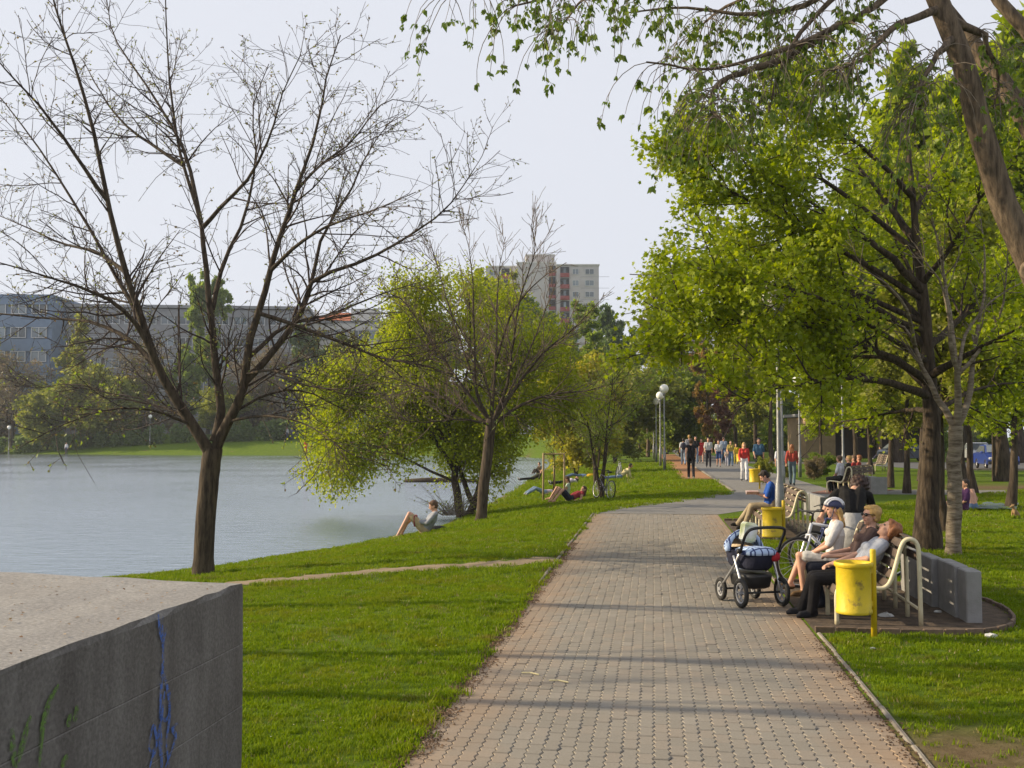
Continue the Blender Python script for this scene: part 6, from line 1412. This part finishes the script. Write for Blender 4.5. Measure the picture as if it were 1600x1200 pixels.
def bike(loc, rz, label, c_frame, lean=.0, name='bicycle'):
    o = empty(name, loc, rz, label, 'bicycle'); o.rotation_euler = (lean, 0, rz); r = .335; M_f = mat('bike_paint_%d' % len(bpy.data.materials), c_frame, .3, spec=.6)   # +X forward
    rw, fw_, bb, st, hd_ = (-.52, 0, r), (.55, 0, r), (-.08, 0, .30), (-.22, 0, .80), (.34, 0, .84)
    for c in (rw, fw_): wheel(o, c, r, (0, 1, 0), 20, M_alu, .0025, fat=.02)
    hb = (.385, 0, .70); f = MB()
    for a, b, q in ((bb, st, .018), (bb, hb, .022), ((-.2, 0, .74), hd_, .020), (bb, rw, .012), ((-.2, 0, .72), rw, .011)): f.tube([a, b], q, 8)
    f.obj('frame', M_f, o, True)
    fk = MB(); fk.tube([hd_, hb], .022, 8)
    for e in (-1, 1): fk.tube([(.385, e * .05, .69), (.45, e * .055, .52), (.55, e * .05, r)], .014, 6)
    fk.tube([(.385, -.06, .69), (.385, .06, .69)], .016, 6); fk.obj('fork', M_f, o, True)
    MB().tube([hd_, (.31, 0, .96), (.40, 0, 1.0)], .015, 8).tube([(.34, -.30, 1.01), (.40, -.12, 1.0), (.40, .12, 1.0), (.34, .30, 1.01)], .013, 8).obj('handlebar', M_plk, o, True)
    for e in (-1, 1): MB().tube([(.34, e * .30, 1.01), (.36, e * .19, 1.01)], .019, 8).obj('grip', M_plk, o, True); MB().tube([(.39, e * .2, 1.0), (.46, e * .24, .97)], .007, 5).obj('brake_lever', M_plk, o)
    MB().tube([st, (-.245, 0, .92)], .013, 8).obj('seat_post', M_alu, o, True)
    MB().ball((-.29, 0, .945), (.14, .075, .035), 14, 8).ball((-.17, 0, .94), (.12, .03, .025), 10, 6).obj('saddle', M_plk, o, True)
    MB().lathe([(.09, -.004), (.09, .004)], 20, (-.08, -.05, .30), (0, 1, 0)).obj('chainring', M_alu, o); MB().tube([(-.08, -.07, .30), (.02, -.07, .17)], .010, 6).tube([(-.08, .07, .30), (-.18, .07, .43)], .010, 6).obj('crank', M_alu, o)
    for e, c in ((-1, (.02, -.12, .165)), (1, (-.18, .12, .435))): MB().box(c, (.09, .09, .02)).obj('pedal', M_plk, o)
    return o
p = gnd(1308, 917); bike(p, math.pi + .25, 'white and blue bicycle with black handlebar standing behind the girl', (.62, .64, .70), .05)
p = gnd(1330, 903); bike(p, math.pi - .05, 'dark bicycle behind the near bench, its rear wheel showing through the frame', (.04, .05, .14), -.05)
p = gt(946, 779); bike(p + Vector((-.1, -.2, 0)), 1.95, 'bicycle leaning against the thin tree on the lawn', (.10, .10, .16), .12)
p = gt(966, 749); bike(p, 1.3, 'bicycle standing on the lawn behind the tree with the other bicycle', (.45, .45, .48), .08)
def car(loc, rz, label, paint):
    o = empty('parked_car', loc, rz, label, 'car', 'cars parked beyond the grove'); M_p = mat('car_paint_%d' % len(bpy.data.materials), paint, .28, tuple(q * .95 for q in paint), 3, spec=.6, coat=.6)
    prof = [(-2.05, .45), (-2.08, .75), (-1.95, .92), (-1.2, .97), (.75, .98), (1.5, .88), (1.98, .74), (2.06, .55), (2.0, .32), (-1.98, .32)]
    ring = lambda w, k: [(x, w, .32 + (z - .32) * k) for x, z in prof]
    loft([ring(-.82, .92), ring(-.86, 1.0), ring(-.5, 1.02), ring(.5, 1.02), ring(.86, 1.0), ring(.82, .92)]).obj('body', M_p, o, False)
    cab = [[(-1.75, e * .78, .95), (-1.25, e * .62, 1.40), (-.2, e * .60, 1.45), (.25, e * .60, 1.41), (1.05, e * .76, .96)] for e in (-1, 1)]
    m = MB(); m.v = cab[0] + cab[1]; m.f = [(0, 1, 6, 5), (1, 2, 7, 6), (2, 3, 8, 7), (3, 4, 9, 8), (0, 4, 3, 2, 1), (5, 6, 7, 8, 9)]; m.obj('cabin', M_p, o)
    MB().quad((1.0, -.68, 1.0), (1.0, .68, 1.0), (.30, .56, 1.40), (.30, -.56, 1.40)).obj('windscreen', M_glass, o).location = (.03, 0, .015)
    MB().quad((-1.68, .68, 1.0), (-1.68, -.68, 1.0), (-1.26, -.56, 1.37), (-1.26, .56, 1.37)).obj('rear_window', M_glass, o).location = (-.03, 0, .012)
    for e in (-1, 1): g = MB().quad((-1.55, e * .765, 1.0), (.9, e * .765, 1.0), (.22, e * .63, 1.37), (-1.2, e * .63, 1.37)).obj('side_window', M_glass, o); g.location = (0, e * .02, 0); MB().box((2.0, e * .62, .66), (.1, .30, .15), None, .03).obj('headlight', mat('headlight_glass', (.7, .7, .72), .15), o); MB().ball((.85, e * .92, 1.0), (.06, .1, .07), 8, 6).obj('mirror', M_p, o)
    MB().box((2.04, 0, .62), (.06, .85, .12), None, .02).obj('grille', M_plk, o); MB().box((2.075, 0, .44), (.02, .5, .11)).obj('number_plate', M_wframe, o); MB().box((2.03, 0, .42), (.1, 1.6, .16), None, .03).obj('bumper', M_plk, o)
    for x in (-1.25, 1.28):
        for e in (-1, 1): wheel(o, (x, e * .78, .31), .31, (0, 1, 0), 8, M_alu, .03, fat=.07)
M_road = mat('road_asphalt', (.12, .12, .125), .9, (.09, .09, .095), 2, .3, 30)
p = gnd(1556, 733); car(p, -1.8, 'blue car parked facing the camera beyond the grove', (.025, .055, .26)); p2 = gnd(1529, 722); car(p2, -1.8, 'pale grey car parked behind the blue one', (.42, .44, .46)); p3 = gnd(1420, 722); car(p3, .1, 'dark blue car half hidden behind the grove trunks', (.03, .04, .07))
a_ = p
sheet('road', [(p.x - 4.5, p.y - 1.5), (p.x + 45, p.y - 12), (p.x + 60, p.y + 10), (p.x - 2, p.y + 16), (p.x - 14, p.y + 18), (p.x - 14, p.y + 13), (p.x - 5, p.y + 10)], .012, M_road, 'grey road beyond the grove')
kerb_o2 = [Vector((p.x - 4.5, p.y - 1.6, 0)), Vector((p.x + 45, p.y - 12.1, 0))]; kerb(kerb_o2[0], kerb_o2[1], .16, .2, .11, 20)

# ---------------------------------------------------------------- grass
def grass_tuft(seed, nb, hgt, rad):
    R = np.random.default_rng(seed); V, Fc = [], []
    for i in range(nb):
        a = R.uniform(0, 6.28); r = rad * math.sqrt(R.uniform(0, 1)); p = V3(math.cos(a) * r, math.sin(a) * r, -.004); b = R.uniform(0, 6.28); ln = hgt * R.uniform(.55, 1.15); bend = ln * R.uniform(.15, .75); w = R.uniform(.0018, .0036); sd = V3(-math.sin(b), math.cos(b), 0) * w; d = V3(math.cos(b), math.sin(b), 0)
        m1 = p + d * bend * .3 + V3(0, 0, ln * .6); tp = p + d * bend + V3(0, 0, ln * .95); k = len(V)
        V += [p - sd, p + sd, m1 + sd * .8, m1 - sd * .8, tp]; Fc += [(k, k + 1, k + 2), (k, k + 2, k + 3), (k + 3, k + 2, k + 4)]
    return np.array(V), np.array(Fc)
M_grass = leaf_mat('grass_blade', [(.105, .175, .004), (.165, .245, .006), (.22, .275, .012)], .35, .7)
nt = M_grass.node_tree; N, L = nt.nodes, nt.links; P = N['Principled BSDF']; P.inputs['Specular IOR Level'].default_value = .12
g = N.new('ShaderNodeNewGeometry'); src = P.inputs['Base Color'].links[0].from_socket
def _patch(sc, lo, hi, amt, col):
    global src
    nz = N.new('ShaderNodeTexNoise'); nz.inputs['Scale'].default_value = sc; nz.inputs['Detail'].default_value = 5; nz.inputs['Roughness'].default_value = .62; L.new(g.outputs['Position'], nz.inputs['Vector'])
    mr = N.new('ShaderNodeMapRange'); mr.inputs[1].default_value = lo; mr.inputs[2].default_value = hi; mr.inputs[4].default_value = amt; L.new(nz.outputs[0], mr.inputs[0])
    mx = N.new('ShaderNodeMix'); mx.data_type = 'RGBA'; L.new(mr.outputs[0], mx.inputs[0]); L.new(src, mx.inputs[6]); mx.inputs[7].default_value = (*col, 1); src = mx.outputs[2]
_patch(.9, .50, .66, .75, (.20, .215, .012)); _patch(2.6, .56, .70, .8, (.055, .10, .006)); _patch(1.5, .60, .72, .75, (.20, .145, .05))
L.new(src, P.inputs['Base Color']); L.new(src, [n for n in N if n.type == 'HUE_SAT'][0].inputs['Color'])
M_dry = leaf_mat('dry_blade', [(.26, .21, .09), (.36, .30, .15)], .25, .7)
tufts = bpy.data.collections.new('grass_tufts')
for i in range(9):
    V, Fc = grass_tuft(50 + i, 26 if i < 8 else 7, .034 if i < 8 else .030, .055)
    tufts.objects.link(bpy.data.objects.new('tuft', mesh_np('tuft', V, Fc, M_grass if i < 8 else M_dry)))
def grass(name, pts, scl, label):
    me = bpy.data.meshes.new(name); me.vertices.add(len(pts)); me.vertices.foreach_set('co', pts.astype(np.float32).ravel())
    a = me.attributes.new('scl', 'FLOAT', 'POINT'); a.data.foreach_set('value', scl.astype(np.float32))
    a = me.attributes.new('ang', 'FLOAT_VECTOR', 'POINT'); r = np.zeros((len(pts), 3), np.float32); r[:, 2] = rng.uniform(0, 6.28, len(pts)); r[:, :2] = rng.normal(0, .12, (len(pts), 2)); a.data.foreach_set('vector', r.ravel())
    o = link(name, me); ng = bpy.data.node_groups.new(name, 'GeometryNodeTree')
    ng.interface.new_socket('Geometry', in_out='INPUT', socket_type='NodeSocketGeometry'); ng.interface.new_socket('Geometry', in_out='OUTPUT', socket_type='NodeSocketGeometry')
    N, L = ng.nodes, ng.links; gi = N.new('NodeGroupInput'); go = N.new('NodeGroupOutput'); ip = N.new('GeometryNodeInstanceOnPoints'); ci = N.new('GeometryNodeCollectionInfo'); ci.inputs[0].default_value = tufts; ci.inputs[1].default_value = True; ci.inputs[2].default_value = True
    s_ = N.new('GeometryNodeInputNamedAttribute'); s_.inputs[0].default_value = 'scl'; s_.data_type = 'FLOAT'; an_ = N.new('GeometryNodeInputNamedAttribute'); an_.data_type = 'FLOAT_VECTOR'; an_.inputs[0].default_value = 'ang'
    ip.inputs['Pick Instance'].default_value = True
    L.new(gi.outputs[0], ip.inputs['Points']); L.new(ci.outputs[0], ip.inputs['Instance']); L.new(s_.outputs['Attribute'], ip.inputs['Scale']); L.new(an_.outputs['Attribute'], ip.inputs['Rotation']); L.new(ip.outputs[0], go.inputs[0])
    md = o.modifiers.new('grass', 'NODES'); md.node_group = ng
    return tag(o, label, 'grass', kind='stuff')
def scatter(dens, D0, D1, side):
    """random points of ground seen by the camera between two distances"""
    A_ = 0; hw = .52
    n = int(dens * (D1 ** 2 - D0 ** 2) * hw * 1.0); y = np.sqrt(rng.uniform(D0 ** 2, D1 ** 2, n)); x = rng.uniform(-hw, hw, n) * y
    s, t = to_st(x, y); ds = lake_dist(x, y)
    edge = np.where(s > 48, 2.75, np.where(s > 27, 4.2 * sstep(26, 38, s), 0.0))
    ok = (t < edge - .02 + rng.normal(0, .03, n)) & (ds > .12) if side < 0 else (t > PW + .10 + np.abs(rng.normal(0, .03, n))) & ((s < 26) | (t > PW + .3 + (s - 26) * .75))
    if side > 0:
        for a, b, dp in ((11.35, 15.0, 2.35), (20.9, 25.4, 2.3)):
            u_ = (s - (a + b) / 2) / ((b - a) / 2); ok &= ~((np.abs(u_) < 1.0) & (t < PW + dp * .35 + np.sqrt(np.clip(1 - u_ ** 2, 0, 1)) ** .6 * dp * .65 - .02))
    for i in range(0, len(TRAIL), 2):
        if side < 0: ok &= np.hypot(x - TRAIL[i, 0], y - TRAIL[i, 1]) > .30 + .06 * np.sin(i)
    pat = np.sin(x * 2.3 + 1.7 * np.sin(y * 1.1)) * np.cos(y * 1.9 + x) ; ok &= rng.random(n) > np.clip(.12 + .28 * (pat > .55), 0, 1)
    ok &= rng.random(n) > bare_at(x, y) * .93
    z = terrain(x, y); P_ = np.stack([x, y, z], -1)[ok]
    big = 1 + .35 * np.clip(np.sin(P_[:, 0] * 5.1) * np.cos(P_[:, 1] * 4.3 + P_[:, 0]), 0, 1)
    edge_d = np.abs(to_st(P_[:, 0], P_[:, 1])[1] - (0 if side < 0 else PW)); big *= 1 + .5 * np.exp(-(edge_d / .12) ** 2)
    return P_, big
# daisies dotted over the lawn
nd = 900; y = np.sqrt(rng.uniform(7 ** 2, 30 ** 2, nd)); x = rng.uniform(-.5, .5, nd) * y; s, t = to_st(x, y); ok = ((t < -.15) | (t > PW + .3)) & (lake_dist(x, y) > .4) & ~((s > 11) & (s < 15.3) & (t > 0) & (t < PW + 2.5)) & ~((s > 20.5) & (t > 0) & (t < PW + 2.6))
x, y = x[ok], y[ok]; Cd = np.stack([x, y, terrain(x, y) + .035 + .0008 * y], -1); V, Fc = leaves(Cd, rng.normal(size=(len(Cd), 3)) * np.array([1, 1, .2]), rng.uniform(.010, .02, len(Cd)), T_DIA, up=.9)
tag(link('daisies', mesh_np('daisies', V, Fc, leaf_mat('daisy_petal', [(.62, .62, .55), (.55, .50, .20)], .2))), 'tiny pale daisies dotted over the lawn', 'flowers', kind='stuff')
for side, nm, lb in ((-1, 'grass', 'short mown grass of the lawn between path and lake'), (1, 'grass', 'short mown grass of the lawn right of the path')):
    pp, sc_ = [], []
    for dens, a, b, k in ((430, 5.6, 9.5, 1.0), (260, 9.5, 15, 1.15), (110, 15, 25, 1.5), (42, 25, 42, 2.2), (9, 42, 80, 4.0)):
        P_, q = scatter(dens, a, b, side); pp.append(P_); sc_.append(q * k * rng.uniform(.7, 1.2, len(q)))
    grass(nm, np.concatenate(pp), np.concatenate(sc_), lb)

# ---------------------------------------------------------------- spring haze: one closed box of thin air round everything
hb = MB().box((-60, 150, 32), (760, 420, 72)); hm_ = bpy.data.materials.new('haze_air'); hm_.use_nodes = True; N = hm_.node_tree.nodes; L = hm_.node_tree.links
N.remove(N['Principled BSDF']); pv_ = N.new('ShaderNodeVolumePrincipled'); pv_.inputs['Color'].default_value = (.78, .87, 1, 1); pv_.inputs['Density'].default_value = .00032; pv_.inputs['Anisotropy'].default_value = .35
L.new(pv_.outputs[0], N['Material Output'].inputs['Volume'])
tag(hb.obj('haze', hm_), 'thin pale spring haze over the lake', kind='stuff')
